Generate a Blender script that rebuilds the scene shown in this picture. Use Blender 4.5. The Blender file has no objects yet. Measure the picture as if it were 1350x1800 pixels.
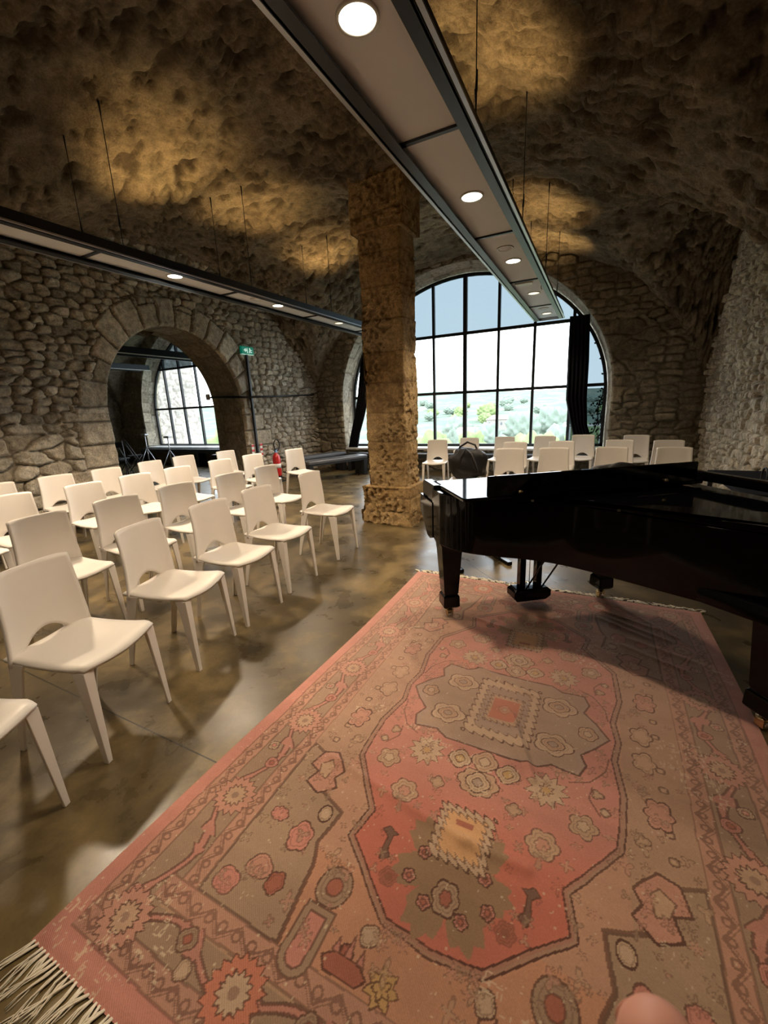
import bpy, math, random
import numpy as np
from mathutils import Vector, Matrix
PI = math.pi
scn = bpy.context.scene
COL = scn.collection

# ------------------------------------------------------------------ camera
cam_d = bpy.data.cameras.new('camera')
cam_d.sensor_fit = 'VERTICAL'; cam_d.sensor_height = 36.0
cam_d.lens = 732.2 / 1800 * 36.0
cam_d.clip_start = 0.01; cam_d.clip_end = 5000
cam_d.dof.use_dof = True; cam_d.dof.focus_distance = 3.0; cam_d.dof.aperture_fstop = 20
cam = bpy.data.objects.new('camera', cam_d); COL.objects.link(cam)
def cam_matrix():
    pitch, roll, yaw = (math.radians(a) for a in (14.088, -2.534, 27.297))
    cp, sp = math.cos(pitch), math.sin(pitch)
    fw = Vector((0, cp, -sp)); rt = Vector((1, 0, 0)); up = Vector((0, sp, cp))
    cr, sr = math.cos(roll), math.sin(roll)
    rt2 = cr * rt + sr * up; up2 = -sr * rt + cr * up
    M = Matrix.Rotation(yaw, 3, 'Z')
    fw, rt2, up2 = M @ fw, M @ rt2, M @ up2
    return fw, rt2, up2
FW, RT, UP = cam_matrix()
m = Matrix((RT, UP, -FW)).transposed().to_4x4(); m.translation = Vector((0, 0, 1.5))
cam.matrix_world = m
scn.camera = cam

# ------------------------------------------------------------------ world, exposure
SKY = 7.0
world = bpy.data.worlds.new('world'); scn.world = world; world.use_nodes = True
wn = world.node_tree; wn.nodes.clear()
wo = wn.nodes.new('ShaderNodeOutputWorld'); wb = wn.nodes.new('ShaderNodeBackground')
wt = wn.nodes.new('ShaderNodeTexCoord'); wsx = wn.nodes.new('ShaderNodeSeparateXYZ')
wr = wn.nodes.new('ShaderNodeValToRGB')
wr.color_ramp.elements[0].position = 0.0; wr.color_ramp.elements[0].color = (0.93, 0.97, 1.0, 1)
wr.color_ramp.elements[1].position = 0.7; wr.color_ramp.elements[1].color = (0.80, 0.90, 1.0, 1)
wn.links.new(wt.outputs['Generated'], wsx.inputs[0]); wn.links.new(wsx.outputs['Z'], wr.inputs[0])
wn.links.new(wr.outputs[0], wb.inputs['Color']); wb.inputs['Strength'].default_value = SKY
wn.links.new(wb.outputs[0], wo.inputs[0])
vs = scn.view_settings
vs.view_transform = 'Standard'; vs.look = 'None'; vs.gamma = 1.0; vs.use_curve_mapping = False
vs.exposure = 0.0
scn.display_settings.display_device = 'sRGB'
try:
    scn.cycles.use_denoising = True
    scn.cycles.max_bounces = 10; scn.cycles.diffuse_bounces = 5; scn.cycles.glossy_bounces = 4
    scn.cycles.transparent_max_bounces = 12; scn.cycles.transmission_bounces = 6
    scn.cycles.sample_clamp_indirect = 6.0
    scn.cycles.caustics_reflective = False; scn.cycles.caustics_refractive = False
except Exception:
    pass

def light(name, kind, loc, rot=(0, 0, 0), energy=10, color=(1, 1, 1), parent=None, **kw):
    d = bpy.data.lights.new(name, kind); d.energy = energy; d.color = color
    for k, v in kw.items(): setattr(d, k, v)
    o = bpy.data.objects.new(name, d); COL.objects.link(o)
    o.location = loc; o.rotation_euler = rot
    if parent: o.parent = parent
    return o
# daylight portals: they give no light, they only guide sampling of the sky in the two arched windows
for cx in (-2.8, -10.7):
    p = light('window_portal', 'AREA', (cx, 9.75, 2.35), (-PI / 2, 0, 0), 1, shape='RECTANGLE', size=6.0, size_y=3.8)
    try: p.data.cycles.is_portal = True
    except Exception: pass
# ------------------------------------------------------------------ key dimensions (metres, room axes)
XC = -2.5; VA = 4.2; VZ = 1.0; VB = 3.4          # main barrel vault
XL, XR, YW, YB = -6.6, 1.65, 9.2, -3.2           # left wall, right wall, window wall, wall behind
BEAM_Z = 2.95
DOWN_E, UP_E = 185.0, 66.0
WARM = (1.0, 0.79, 0.56)

# ------------------------------------------------------------------ numpy noise
def frac(a): return a - np.floor(a)
def hsh(i, j, k=0.0):
    return frac(np.sin(i * 127.1 + j * 311.7 + k * 74.7 + 0.5) * 43758.5453)
def vn(x, y, s=0):
    i, j = np.floor(x), np.floor(y); fx, fy = x - i, y - j
    fx = fx * fx * (3 - 2 * fx); fy = fy * fy * (3 - 2 * fy)
    a = hsh(i, j, s); b = hsh(i + 1, j, s); c = hsh(i, j + 1, s); d = hsh(i + 1, j + 1, s)
    return (a * (1 - fx) + b * fx) * (1 - fy) + (c * (1 - fx) + d * fx) * fy
def fbm(x, y, s=0, o=4):
    r = 0; a = .5; t = 0
    for k in range(o):
        r = r + a * vn(x * 2 ** k, y * 2 ** k, s + k * 3); t += a; a *= .5
    return r / t
def sm(x, a=0.0, b=1.0):
    t = np.clip((x - a) / (b - a), 0, 1); return t * t * (3 - 2 * t)
def stones(s, t, w, h, seed, jit=.7, warp=.16):
    """rubble masonry: joint distance and a random per stone"""
    p = s / w + warp * 2 * (vn(s / w * .9, t / h * .9, seed + 40) - .5); q = t / h + warp * 2 * (vn(s / w * .9, t / h * .9, seed + 41) - .5)
    q0 = np.floor(q); p = p + .5 * (q0 % 2) * 0
    ip, iq = np.floor(p), np.floor(q)
    d1 = np.full(p.shape, 9.0); d2 = np.full(p.shape, 9.0); idr = np.zeros(p.shape)
    for di in (-1, 0, 1):
        for dj in (-1, 0, 1):
            ci, cj = ip + di, iq + dj
            fx = ci + .5 + jit * (hsh(ci, cj, seed) - .5) + .25 * (cj % 2)
            fy = cj + .5 + jit * .8 * (hsh(ci, cj, seed + 1) - .5)
            d = (np.abs(fx - p) ** 4 + np.abs(fy - q) ** 4) ** (1 / 4)
            r = hsh(ci, cj, seed + 2)
            near = d < d1
            d2 = np.where(near, d1, np.minimum(d2, d)); idr = np.where(near, r, idr); d1 = np.where(near, d, d1)
    return d2 - d1, idr

# ------------------------------------------------------------------ mesh helpers
def link(name, me, mat=None, parent=None, loc=(0, 0, 0), rot=(0, 0, 0)):
    o = bpy.data.objects.new(name, me); COL.objects.link(o)
    if mat and not len(me.materials): me.materials.append(mat)
    o.location = loc; o.rotation_euler = rot
    if parent: o.parent = parent
    return o
def mesh_np(name, V, F, smooth=True, attrs=None, colors=None):
    """V (n,3) array, F (m,4) or (m,3) int array"""
    me = bpy.data.meshes.new(name)
    V = np.asarray(V, np.float32); F = np.asarray(F, np.int32); k = F.shape[1]
    me.vertices.add(len(V)); me.vertices.foreach_set('co', V.ravel())
    me.loops.add(F.size); me.loops.foreach_set('vertex_index', F.ravel())
    me.polygons.add(len(F)); me.polygons.foreach_set('loop_start', np.arange(0, F.size, k, dtype=np.int32))
    me.polygons.foreach_set('loop_total', np.full(len(F), k, np.int32))
    me.update(calc_edges=True); me.validate()
    me.polygons.foreach_set('use_smooth', np.full(len(me.polygons), smooth))
    for an, av in (attrs or {}).items():
        a = me.attributes.new(an, 'FLOAT', 'POINT'); a.data.foreach_set('value', np.asarray(av, np.float32).ravel())
    for an, av in (colors or {}).items():
        a = me.attributes.new(an, 'FLOAT_COLOR', 'POINT'); a.data.foreach_set('color', np.asarray(av, np.float32).ravel())
    me.update()
    return me
def grid_faces(nu, nv, keep=None, flip=False):
    i = np.arange(nu - 1)[:, None] * nv + np.arange(nv - 1)[None, :]
    F = np.stack([i, i + nv, i + nv + 1, i + 1], -1)
    if flip: F = F[..., ::-1]
    F = F.reshape(-1, 4)
    if keep is not None: F = F[keep.ravel()]
    return F
class MB:
    def __init__(s): s.v = []; s.f = []; s.sm = []
    def add(s, V, F, smooth=False):
        n = len(s.v); s.v += [tuple(map(float, p)) for p in V]; s.f += [tuple(i + n for i in f) for f in F]; s.sm += [smooth] * len(F)
        return s
    def box(s, c, d, rz=0, b=0.0):
        hx, hy, hz = d[0] / 2, d[1] / 2, d[2] / 2
        if b <= 0:
            P = [(x, y, z) for x in (-hx, hx) for y in (-hy, hy) for z in (-hz, hz)]
            F = [(0, 1, 3, 2), (4, 6, 7, 5), (0, 4, 5, 1), (2, 3, 7, 6), (0, 2, 6, 4), (1, 5, 7, 3)]
        else:
            b = min(b, hx * .9, hy * .9, hz * .9); P = []; F = []; idx = {}
            for sx in (-1, 1):
                for sy in (-1, 1):
                    for sz in (-1, 1):
                        for k in range(3):
                            q = [hx - b, hy - b, hz - b]; q[k] += b
                            idx[(sx, sy, sz, k)] = len(P); P.append((sx * q[0], sy * q[1], sz * q[2]))
            for sx in (-1, 1): F.append([idx[(sx, a, c_, 0)] for a, c_ in ((-1, -1), (1, -1), (1, 1), (-1, 1))][::sx])
            for sy in (-1, 1): F.append([idx[(a, sy, c_, 1)] for a, c_ in ((-1, -1), (1, -1), (1, 1), (-1, 1))][::-sy])
            for sz in (-1, 1): F.append([idx[(a, c_, sz, 2)] for a, c_ in ((-1, -1), (1, -1), (1, 1), (-1, 1))][::sz])
            for a in (-1, 1):
                for c_ in (-1, 1):
                    F.append((idx[(a, c_, -1, 0)], idx[(a, c_, 1, 0)], idx[(a, c_, 1, 1)], idx[(a, c_, -1, 1)]))
                    F.append((idx[(a, -1, c_, 0)], idx[(a, 1, c_, 0)], idx[(a, 1, c_, 2)], idx[(a, -1, c_, 2)]))
                    F.append((idx[(-1, a, c_, 1)], idx[(1, a, c_, 1)], idx[(1, a, c_, 2)], idx[(-1, a, c_, 2)]))
                    for d_ in (-1, 1): F.append(tuple(idx[(a, c_, d_, k)] for k in range(3)))
        co, si = math.cos(rz), math.sin(rz)
        return s.add([(c[0] + x * co - y * si, c[1] + x * si + y * co, c[2] + z) for x, y, z in P], F)
    def tube(s, pts, r, n=8, cap=True):
        pts = [Vector(p) for p in pts]; rs = r if isinstance(r, (list, tuple)) else [r] * len(pts)
        V = []; F = []; a = None
        for i, p in enumerate(pts):
            t = (pts[min(i + 1, len(pts) - 1)] - pts[max(i - 1, 0)]).normalized()
            if a is None: a = t.orthogonal().normalized()
            a = (a - t * a.dot(t)).normalized(); b = t.cross(a)
            for k in range(n):
                an = 2 * PI * k / n; V.append(p + (a * math.cos(an) + b * math.sin(an)) * rs[i])
        for i in range(len(pts) - 1):
            for k in range(n): F.append((i * n + k, i * n + (k + 1) % n, (i + 1) * n + (k + 1) % n, (i + 1) * n + k))
        if cap: F.append(tuple(range(n))[::-1]); F.append(tuple(range((len(pts) - 1) * n, len(pts) * n)))
        return s.add(V, F, True)
    def lathe(s, c, prof, n=24, axis='z'):
        V = []; F = []
        for r, z in prof:
            for k in range(n):
                a = 2 * PI * k / n; x, y = r * math.cos(a), r * math.sin(a)
                V.append((c[0] + x, c[1] + y, c[2] + z) if axis == 'z' else (c[0] + x, c[1] + z, c[2] + y) if axis == 'y' else (c[0] + z, c[1] + x, c[2] + y))
        m = len(prof)
        for i in range(m - 1):
            for k in range(n): F.append((i * n + k, i * n + (k + 1) % n, (i + 1) * n + (k + 1) % n, (i + 1) * n + k))
        F.append(tuple(range(n))[::-1]); F.append(tuple(range((m - 1) * n, m * n)))
        return s.add(V, F, True)
    def prism(s, poly, z0, z1, axis='z'):
        n = len(poly)
        def P(a, b, c): return (a, b, c) if axis == 'z' else (c, a, b)
        V = [P(x, y, z0) for x, y in poly] + [P(x, y, z1) for x, y in poly]
        F = [tuple(range(n))[::-1], tuple(range(n, 2 * n))] + [(k, (k + 1) % n, n + (k + 1) % n, n + k) for k in range(n)]
        return s.add(V, F)
    def loft(s, secs, smooth=False, cap=True):
        n = len(secs[0]); V = [p for sec in secs for p in sec]; F = []
        for i in range(len(secs) - 1):
            for k in range(n): F.append((i * n + k, i * n + (k + 1) % n, (i + 1) * n + (k + 1) % n, (i + 1) * n + k))
        if cap: F.append(tuple(range(n))[::-1]); F.append(tuple(range((len(secs) - 1) * n, len(secs) * n)))
        return s.add(V, F, smooth)
    def build(s, name, mat=None, parent=None, loc=(0, 0, 0), rot=(0, 0, 0), bevel=0, sub=0):
        me = bpy.data.meshes.new(name); me.from_pydata(s.v, [], s.f)
        for p, q in zip(me.polygons, s.sm): p.use_smooth = q
        import bmesh
        bm = bmesh.new(); bm.from_mesh(me); bmesh.ops.recalc_face_normals(bm, faces=bm.faces); bm.to_mesh(me); bm.free()
        o = link(name, me, mat, parent, loc, rot)
        if bevel:
            b = o.modifiers.new('bevel', 'BEVEL'); b.width = bevel; b.segments = 2; b.limit_method = 'ANGLE'; b.angle_limit = .6
            me.polygons.foreach_set('use_smooth', [True] * len(me.polygons))
            w = o.modifiers.new('wn', 'WEIGHTED_NORMAL'); w.keep_sharp = True
        if sub:
            b = o.modifiers.new('sub', 'SUBSURF'); b.levels = sub; b.render_levels = sub
            me.polygons.foreach_set('use_smooth', [True] * len(me.polygons))
        return o
def tag(o, label, cat, group=None, kind=None):
    o['label'] = label; o['category'] = cat
    if group: o['group'] = group
    if kind: o['kind'] = kind
    return o
def struct(o): o['kind'] = 'structure'; return o
def empty(name, loc, rz=0.0):
    o = bpy.data.objects.new(name, None); COL.objects.link(o); o.location = loc; o.rotation_euler = (0, 0, rz); o.empty_display_size = .1
    return o
def copy_tree(o, parent=None):
    c = o.copy(); COL.objects.link(c)
    if parent: c.parent = parent
    for ch in list(o.children): copy_tree(ch, c)
    return c

# ------------------------------------------------------------------ materials
def new_mat(name):
    mt = bpy.data.materials.new(name); mt.use_nodes = True; nt = mt.node_tree
    return mt, nt, nt.nodes['Principled BSDF']
def N(nt, t, **kw):
    n = nt.nodes.new(t)
    for k, v in kw.items():
        if k in n.inputs.keys() if hasattr(n.inputs, 'keys') else False: n.inputs[k].default_value = v
        else: setattr(n, k, v)
    return n
def simple(name, col, rough=.5, metal=0, noise=0.0, nscale=20, bump=0.0, coat=0, spec=.5, emit=None, estr=0):
    mt, nt, b = new_mat(name)
    b.inputs['Base Color'].default_value = (*col, 1); b.inputs['Roughness'].default_value = rough; b.inputs['Metallic'].default_value = metal
    b.inputs['Coat Weight'].default_value = coat; b.inputs['Specular IOR Level'].default_value = spec
    tc = nt.nodes.new('ShaderNodeTexCoord'); no = nt.nodes.new('ShaderNodeTexNoise')
    no.inputs['Scale'].default_value = nscale; no.inputs['Detail'].default_value = 5; nt.links.new(tc.outputs['Object'], no.inputs['Vector'])
    mx = nt.nodes.new('ShaderNodeMix'); mx.data_type = 'RGBA'
    k = noise if noise else .04
    mx.inputs[6].default_value = tuple(max(0, c * (1 - k)) for c in col) + (1,); mx.inputs[7].default_value = tuple(min(1, c * (1 + k)) for c in col) + (1,)
    nt.links.new(no.outputs['Fac'], mx.inputs[0]); nt.links.new(mx.outputs[2], b.inputs['Base Color'])
    if bump:
        bp = nt.nodes.new('ShaderNodeBump'); bp.inputs['Strength'].default_value = bump; bp.inputs['Distance'].default_value = .01
        nt.links.new(no.outputs['Fac'], bp.inputs['Height']); nt.links.new(bp.outputs[0], b.inputs['Normal'])
    if emit:
        b.inputs['Emission Color'].default_value = (*emit, 1); b.inputs['Emission Strength'].default_value = estr
    return mt
def stone_mat(name, cols, mortar, rough=.9, bump=.6, stain=None, nscale=14):
    mt, nt, b = new_mat(name); L = nt.links.new
    b.inputs['Roughness'].default_value = rough; b.inputs['Specular IOR Level'].default_value = .25
    a = nt.nodes.new('ShaderNodeAttribute'); a.attribute_name = 'sid'
    am = nt.nodes.new('ShaderNodeAttribute'); am.attribute_name = 'mort'
    r = nt.nodes.new('ShaderNodeValToRGB'); r.color_ramp.interpolation = 'LINEAR'
    el = r.color_ramp.elements
    for i, c in enumerate(cols):
        if i < 2: e = el[i]; e.position = i / (len(cols) - 1)
        else: e = el.new(i / (len(cols) - 1))
        e.color = (*c, 1)
    if len(cols) > 2: el[1].position = 1 / (len(cols) - 1)
    L(a.outputs['Fac'], r.inputs[0])
    tc = nt.nodes.new('ShaderNodeTexCoord')
    n1 = nt.nodes.new('ShaderNodeTexNoise'); n1.inputs['Scale'].default_value = nscale; n1.inputs['Detail'].default_value = 9; n1.inputs['Roughness'].default_value = .65
    n2 = nt.nodes.new('ShaderNodeTexNoise'); n2.inputs['Scale'].default_value = 1.3; n2.inputs['Detail'].default_value = 4
    n3 = nt.nodes.new('ShaderNodeTexNoise'); n3.inputs['Scale'].default_value = 55; n3.inputs['Detail'].default_value = 6; n3.inputs['Roughness'].default_value = .7
    for n in (n1, n2, n3): L(tc.outputs['Object'], n.inputs['Vector'])
    def mul(c_in, fac_out, lo, hi, f=1.0):
        mr = nt.nodes.new('ShaderNodeMapRange'); mr.inputs[1].default_value = .3; mr.inputs[2].default_value = .7; mr.inputs[3].default_value = lo; mr.inputs[4].default_value = hi
        L(fac_out, mr.inputs[0]); m = nt.nodes.new('ShaderNodeMix'); m.data_type = 'RGBA'; m.blend_type = 'MULTIPLY'; m.inputs[0].default_value = f
        L(c_in, m.inputs[6]); L(mr.outputs[0], m.inputs[7]); return m.outputs[2]
    c = mul(r.outputs[0], n1.outputs['Fac'], .55, 1.3)
    c = mul(c, n2.outputs['Fac'], .75, 1.2)
    c = mul(c, n3.outputs['Fac'], .7, 1.25)
    mm = nt.nodes.new('ShaderNodeMix'); mm.data_type = 'RGBA'; L(am.outputs['Fac'], mm.inputs[0]); L(c, mm.inputs[6])
    mm.inputs[7].default_value = (*mortar, 1); out = mm.outputs[2]
    if stain:
        ms = nt.nodes.new('ShaderNodeMix'); ms.data_type = 'RGBA'
        n4 = nt.nodes.new('ShaderNodeTexNoise'); n4.inputs['Scale'].default_value = 3.2; n4.inputs['Detail'].default_value = 7; n4.inputs['Roughness'].default_value = .7; L(tc.outputs['Object'], n4.inputs['Vector'])
        mr = nt.nodes.new('ShaderNodeMapRange'); mr.inputs[1].default_value = .52; mr.inputs[2].default_value = .68; L(n4.outputs['Fac'], mr.inputs[0])
        L(mr.outputs[0], ms.inputs[0]); L(out, ms.inputs[6]); ms.inputs[7].default_value = (*stain, 1); out = ms.outputs[2]
    L(out, b.inputs['Base Color'])
    bp = nt.nodes.new('ShaderNodeBump'); bp.inputs['Strength'].default_value = bump; bp.inputs['Distance'].default_value = .02
    ad = nt.nodes.new('ShaderNodeMath'); ad.operation = 'ADD'; L(n1.outputs['Fac'], ad.inputs[0]); L(n3.outputs['Fac'], ad.inputs[1])
    L(ad.outputs[0], bp.inputs['Height']); L(bp.outputs[0], b.inputs['Normal'])
    return mt

M = {}
M['wall'] = stone_mat('rubble_stone', [(.36, .31, .23), (.60, .52, .40), (.47, .42, .33), (.70, .63, .51)], (.20, .165, .12), bump=.9)
M['pebble'] = stone_mat('pebbly_stone', [(.56, .48, .35), (.78, .69, .53), (.64, .56, .42), (.84, .76, .61)], (.40, .32, .21), bump=.9)
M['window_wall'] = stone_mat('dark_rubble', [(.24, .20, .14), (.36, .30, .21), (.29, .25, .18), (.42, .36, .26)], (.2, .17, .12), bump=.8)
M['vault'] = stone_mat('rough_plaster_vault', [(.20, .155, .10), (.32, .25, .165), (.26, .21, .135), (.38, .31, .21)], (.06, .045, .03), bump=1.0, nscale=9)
M['pillar'] = stone_mat('ochre_pillar_stone', [(.52, .34, .15), (.68, .48, .24), (.58, .40, .19), (.74, .55, .30)], (.20, .12, .055), bump=1.0, stain=(.24, .15, .075), nscale=22)
M['exterior_stone'] = stone_mat('pale_exterior_stone', [(.40, .38, .34), (.50, .47, .42), (.45, .42, .38), (.54, .51, .46)], (.36, .33, .29), bump=.5)  # the stone's own pale tones
M['black_metal'] = simple('black_steel', (.012, .013, .016), .42, .2)
M['beam'] = simple('painted_black_channel', (.010, .013, .020), .38, .1)
M['panel'] = simple('grey_acoustic_panel', (.80, .80, .82), .9, noise=.18, nscale=900, bump=.2)
M['white_trim'] = simple('white_trim', (.7, .68, .64), .4)
M['alu'] = simple('bare_aluminium', (.45, .46, .48), .35, .8)
M['chair'] = simple('white_plastic', (.84, .79, .73), .38, noise=.02)
M['piano'] = simple('black_lacquer', (.0015, .0015, .002), .06, noise=.02, spec=.2)
M['piano_matt'] = simple('dark_lacquer', (.005, .005, .006), .2, spec=.3)
M['brass'] = simple('brass', (.65, .5, .28), .25, 1)
M['chrome'] = simple('chrome', (.7, .7, .72), .12, 1)
M['ivory'] = simple('ivory_keys', (.8, .78, .72), .3)
M['felt'] = simple('red_felt', (.25, .03, .03), .95)
M['curtain'] = simple('black_curtain', (.008, .008, .010), .95, spec=.1)
M['bag'] = simple('black_nylon', (.009, .009, .010), .55, bump=.3, nscale=60)
M['strap'] = simple('strap_webbing', (.05, .05, .055), .4)
M['bench'] = simple('black_bench_frame', (.015, .017, .02), .45)
M['bench_top'] = simple('grey_bench_vinyl', (.10, .105, .115), .4, noise=.12, nscale=30)
M['red'] = simple('red_enamel', (.62, .02, .02), .3, coat=.5)
M['rubber'] = simple('black_rubber', (.01, .01, .01), .6)
M['blue'] = simple('blue_plastic', (.25, .45, .7), .4)
M['green'] = simple('exit_green', (.0, .22, .13), .4, emit=(.0, .35, .22), estr=.25)
M['signwhite'] = simple('sign_white', (.8, .9, .85), .4, emit=(.7, 1, .85), estr=.5)
M['skin'] = simple('skin', (.85, .42, .32), .5, noise=.08, nscale=120)
M['paper'] = simple('paper', (.85, .84, .8), .7)
M['sill'] = simple('white_sill', (.75, .75, .74), .35)
M['exterior_white'] = simple('pale_render', (.30, .275, .25), .9)
M['tile'] = simple('terracotta_roof', (.30, .215, .18), .9, noise=.2, nscale=2)
M['leaf'] = simple('pale_green_foliage', (.19, .25, .10), .9, noise=.35, nscale=1.2)
M['leaf_hazy'] = simple('haze_pale_foliage', (.19, .235, .19), .9, noise=.3, nscale=.8)  # distance haze is put into this pale grey green
M['leaf_dark'] = simple('ivy_foliage', (.05, .08, .03), .7)
M['bark'] = simple('bark', (.12, .09, .06), .9, noise=.3)
M['darkglass'] = simple('dark_window_glass', (.12, .14, .16), .2)

def glow_mat(name, col, s):
    mt, nt, b = new_mat(name); b.inputs['Base Color'].default_value = (.8, .8, .8, 1)
    b.inputs['Emission Color'].default_value = (*col, 1); b.inputs['Emission Strength'].default_value = s
    no = nt.nodes.new('ShaderNodeTexNoise'); no.inputs['Scale'].default_value = 3
    return mt
M['lamp'] = glow_mat('lit_lamp', (1.0, .86, .66), 9.0)
M['lamp_dim'] = glow_mat('dimmer_lamp', (1.0, .84, .6), 1.4)

def glass_mat(name, tint):
    mt = bpy.data.materials.new(name); mt.use_nodes = True; nt = mt.node_tree; nt.nodes.clear(); L = nt.links.new
    o = nt.nodes.new('ShaderNodeOutputMaterial'); t = nt.nodes.new('ShaderNodeBsdfTransparent'); g = nt.nodes.new('ShaderNodeBsdfGlossy')
    lw = nt.nodes.new('ShaderNodeLayerWeight'); pw = nt.nodes.new('ShaderNodeMath'); pw.operation = 'POWER'; pw.inputs[1].default_value = 4
    L(lw.outputs['Facing'], pw.inputs[0]); fr = nt.nodes.new('ShaderNodeMath'); fr.operation = 'MULTIPLY_ADD'; fr.inputs[1].default_value = .6; fr.inputs[2].default_value = .02; L(pw.outputs[0], fr.inputs[0]); mx = nt.nodes.new('ShaderNodeMixShader')
    t.inputs[0].default_value = (*tint, 1); g.inputs['Roughness'].default_value = .02
    no = nt.nodes.new('ShaderNodeTexNoise'); no.inputs['Scale'].default_value = 2
    L(fr.outputs[0], mx.inputs[0]); L(t.outputs[0], mx.inputs[1]); L(g.outputs[0], mx.inputs[2]); L(mx.outputs[0], o.inputs[0])
    return mt
M['glass'] = glass_mat('clear_glass', (.97, .98, .98))
M['glass_blue'] = glass_mat('blue_tinted_glass', (.285, .322, .340))

# floor: polished mottled concrete with cut joints
def floor_mat():
    mt, nt, b = new_mat('polished_concrete'); L = nt.links.new
    tc = nt.nodes.new('ShaderNodeTexCoord')
    def noise(sc, det, dist=0, ro=.55):
        n = nt.nodes.new('ShaderNodeTexNoise'); n.inputs['Scale'].default_value = sc; n.inputs['Detail'].default_value = det; n.inputs['Distortion'].default_value = dist
        n.inputs['Roughness'].default_value = ro; L(tc.outputs['Object'], n.inputs['Vector']); return n
    n1 = noise(1.1, 8, .5, .62); n2 = noise(3.2, 7, .25, .6); n3 = noise(70, 4)
    r = nt.nodes.new('ShaderNodeValToRGB'); e = r.color_ramp.elements
    e[0].position = .32; e[0].color = (.024, .019, .010, 1); e[1].position = .72; e[1].color = (.34, .245, .105, 1)
    k = e.new(.5); k.color = (.098, .072, .034, 1)
    ad = nt.nodes.new('ShaderNodeMix'); ad.inputs[0].default_value = .45; L(n1.outputs['Fac'], ad.inputs[2]); L(n2.outputs['Fac'], ad.inputs[3]); L(ad.outputs[0], r.inputs[0])
    mr3 = nt.nodes.new('ShaderNodeMapRange'); mr3.inputs[3].default_value = .8; mr3.inputs[4].default_value = 1.2; L(n3.outputs['Fac'], mr3.inputs[0])
    mu = nt.nodes.new('ShaderNodeMix'); mu.data_type = 'RGBA'; mu.blend_type = 'MULTIPLY'; mu.inputs[0].default_value = 1; L(r.outputs[0], mu.inputs[6]); L(mr3.outputs[0], mu.inputs[7])
    sx = nt.nodes.new('ShaderNodeSeparateXYZ'); L(tc.outputs['Object'], sx.inputs[0])
    def mth(op, a, b_=None, c=None):
        n = nt.nodes.new('ShaderNodeMath'); n.operation = op
        for i, v in enumerate((a, b_, c)):
            if v is None: continue
            if isinstance(v, (int, float)): n.inputs[i].default_value = v
            else: L(v, n.inputs[i])
        return n.outputs[0]
    # joints: rows across the room, and one diagonal family from the pillar corners
    x, y = sx.outputs[0], sx.outputs[1]
    j1 = mth('ABSOLUTE', mth('ADD', y, -1.0))
    dg = mth('ADD', mth('ADD', x, y), -2.70)
    j2 = mth('ABSOLUTE', mth('MULTIPLY', dg, .707))
    dg2 = mth('ADD', mth('SUBTRACT', x, y), 7.1)
    j3 = mth('ABSOLUTE', mth('MULTIPLY', dg2, .707))
    jm = mth('MINIMUM', mth('MINIMUM', j1, j2), j3)
    line = mth('LESS_THAN', jm, .0035)
    mx = nt.nodes.new('ShaderNodeMix'); mx.data_type = 'RGBA'; L(line, mx.inputs[0]); L(mu.outputs[2], mx.inputs[6]); mx.inputs[7].default_value = (.02, .017, .012, 1)
    L(mx.outputs[2], b.inputs['Base Color'])
    mr = nt.nodes.new('ShaderNodeMapRange'); mr.inputs[1].default_value = .3; mr.inputs[2].default_value = .7; mr.inputs[3].default_value = .22; mr.inputs[4].default_value = .42; L(n2.outputs['Fac'], mr.inputs[0]); L(mr.outputs[0], b.inputs['Roughness'])
    b.inputs['Specular IOR Level'].default_value = .42; b.inputs['Coat Weight'].default_value = .22; b.inputs['Coat Roughness'].default_value = .3
    bp = nt.nodes.new('ShaderNodeBump'); bp.inputs['Strength'].default_value = .06; bp.inputs['Distance'].default_value = .01; L(n2.outputs['Fac'], bp.inputs['Height']); L(bp.outputs[0], b.inputs['Normal'])
    return mt
M['floor'] = floor_mat()

# ================================================================== SETTING
struct(MB().box((-6.6, 3.2, -.06), (17.2, 13.4, .12)).build('floor', M['floor']))

ARCHES = {'left': (5.25, 1.35, 1.6, 1.38, 0.0), 'win': (-2.8, 2.97, 1.6, 2.70, .54), 'win2': (-10.7, 2.97, 1.6, 2.70, .54)}
def arch_dist(s, t, A):
    """approx signed distance to the arch outline (negative inside the opening)"""
    c, a, z0, b, zb = A
    ds = s - c; up = t > z0
    e = np.sqrt((ds / a) ** 2 + ((t - z0) / b) ** 2)
    du = (e - 1) * (a + b) / 2
    dl = np.abs(ds) - a
    d = np.where(up, du, dl)
    return np.where(t < zb, np.maximum(d, zb - t), np.maximum(d, zb - t)) if zb > 0 else d
def snap(s, t, d, A, h):
    c, a, z0, b, zb = A
    s = s.copy(); t = t.copy(); near = np.abs(d) < h * .75
    ds = s - c; e = np.sqrt((ds / a) ** 2 + ((t - z0) / b) ** 2); e[e == 0] = 1
    up = near & (t >= z0); s[up] = (c + ds / e)[up]; t[up] = (z0 + (t - z0) / e)[up]
    lo = near & (t < z0) & (np.abs(np.abs(ds) - a) < h * .75); s[lo] = (c + np.sign(ds) * a)[lo]
    if zb > 0:
        bt = near & (np.abs(t - zb) < h * .75) & (np.abs(ds) < a); t[bt] = zb
    return s, t
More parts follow.
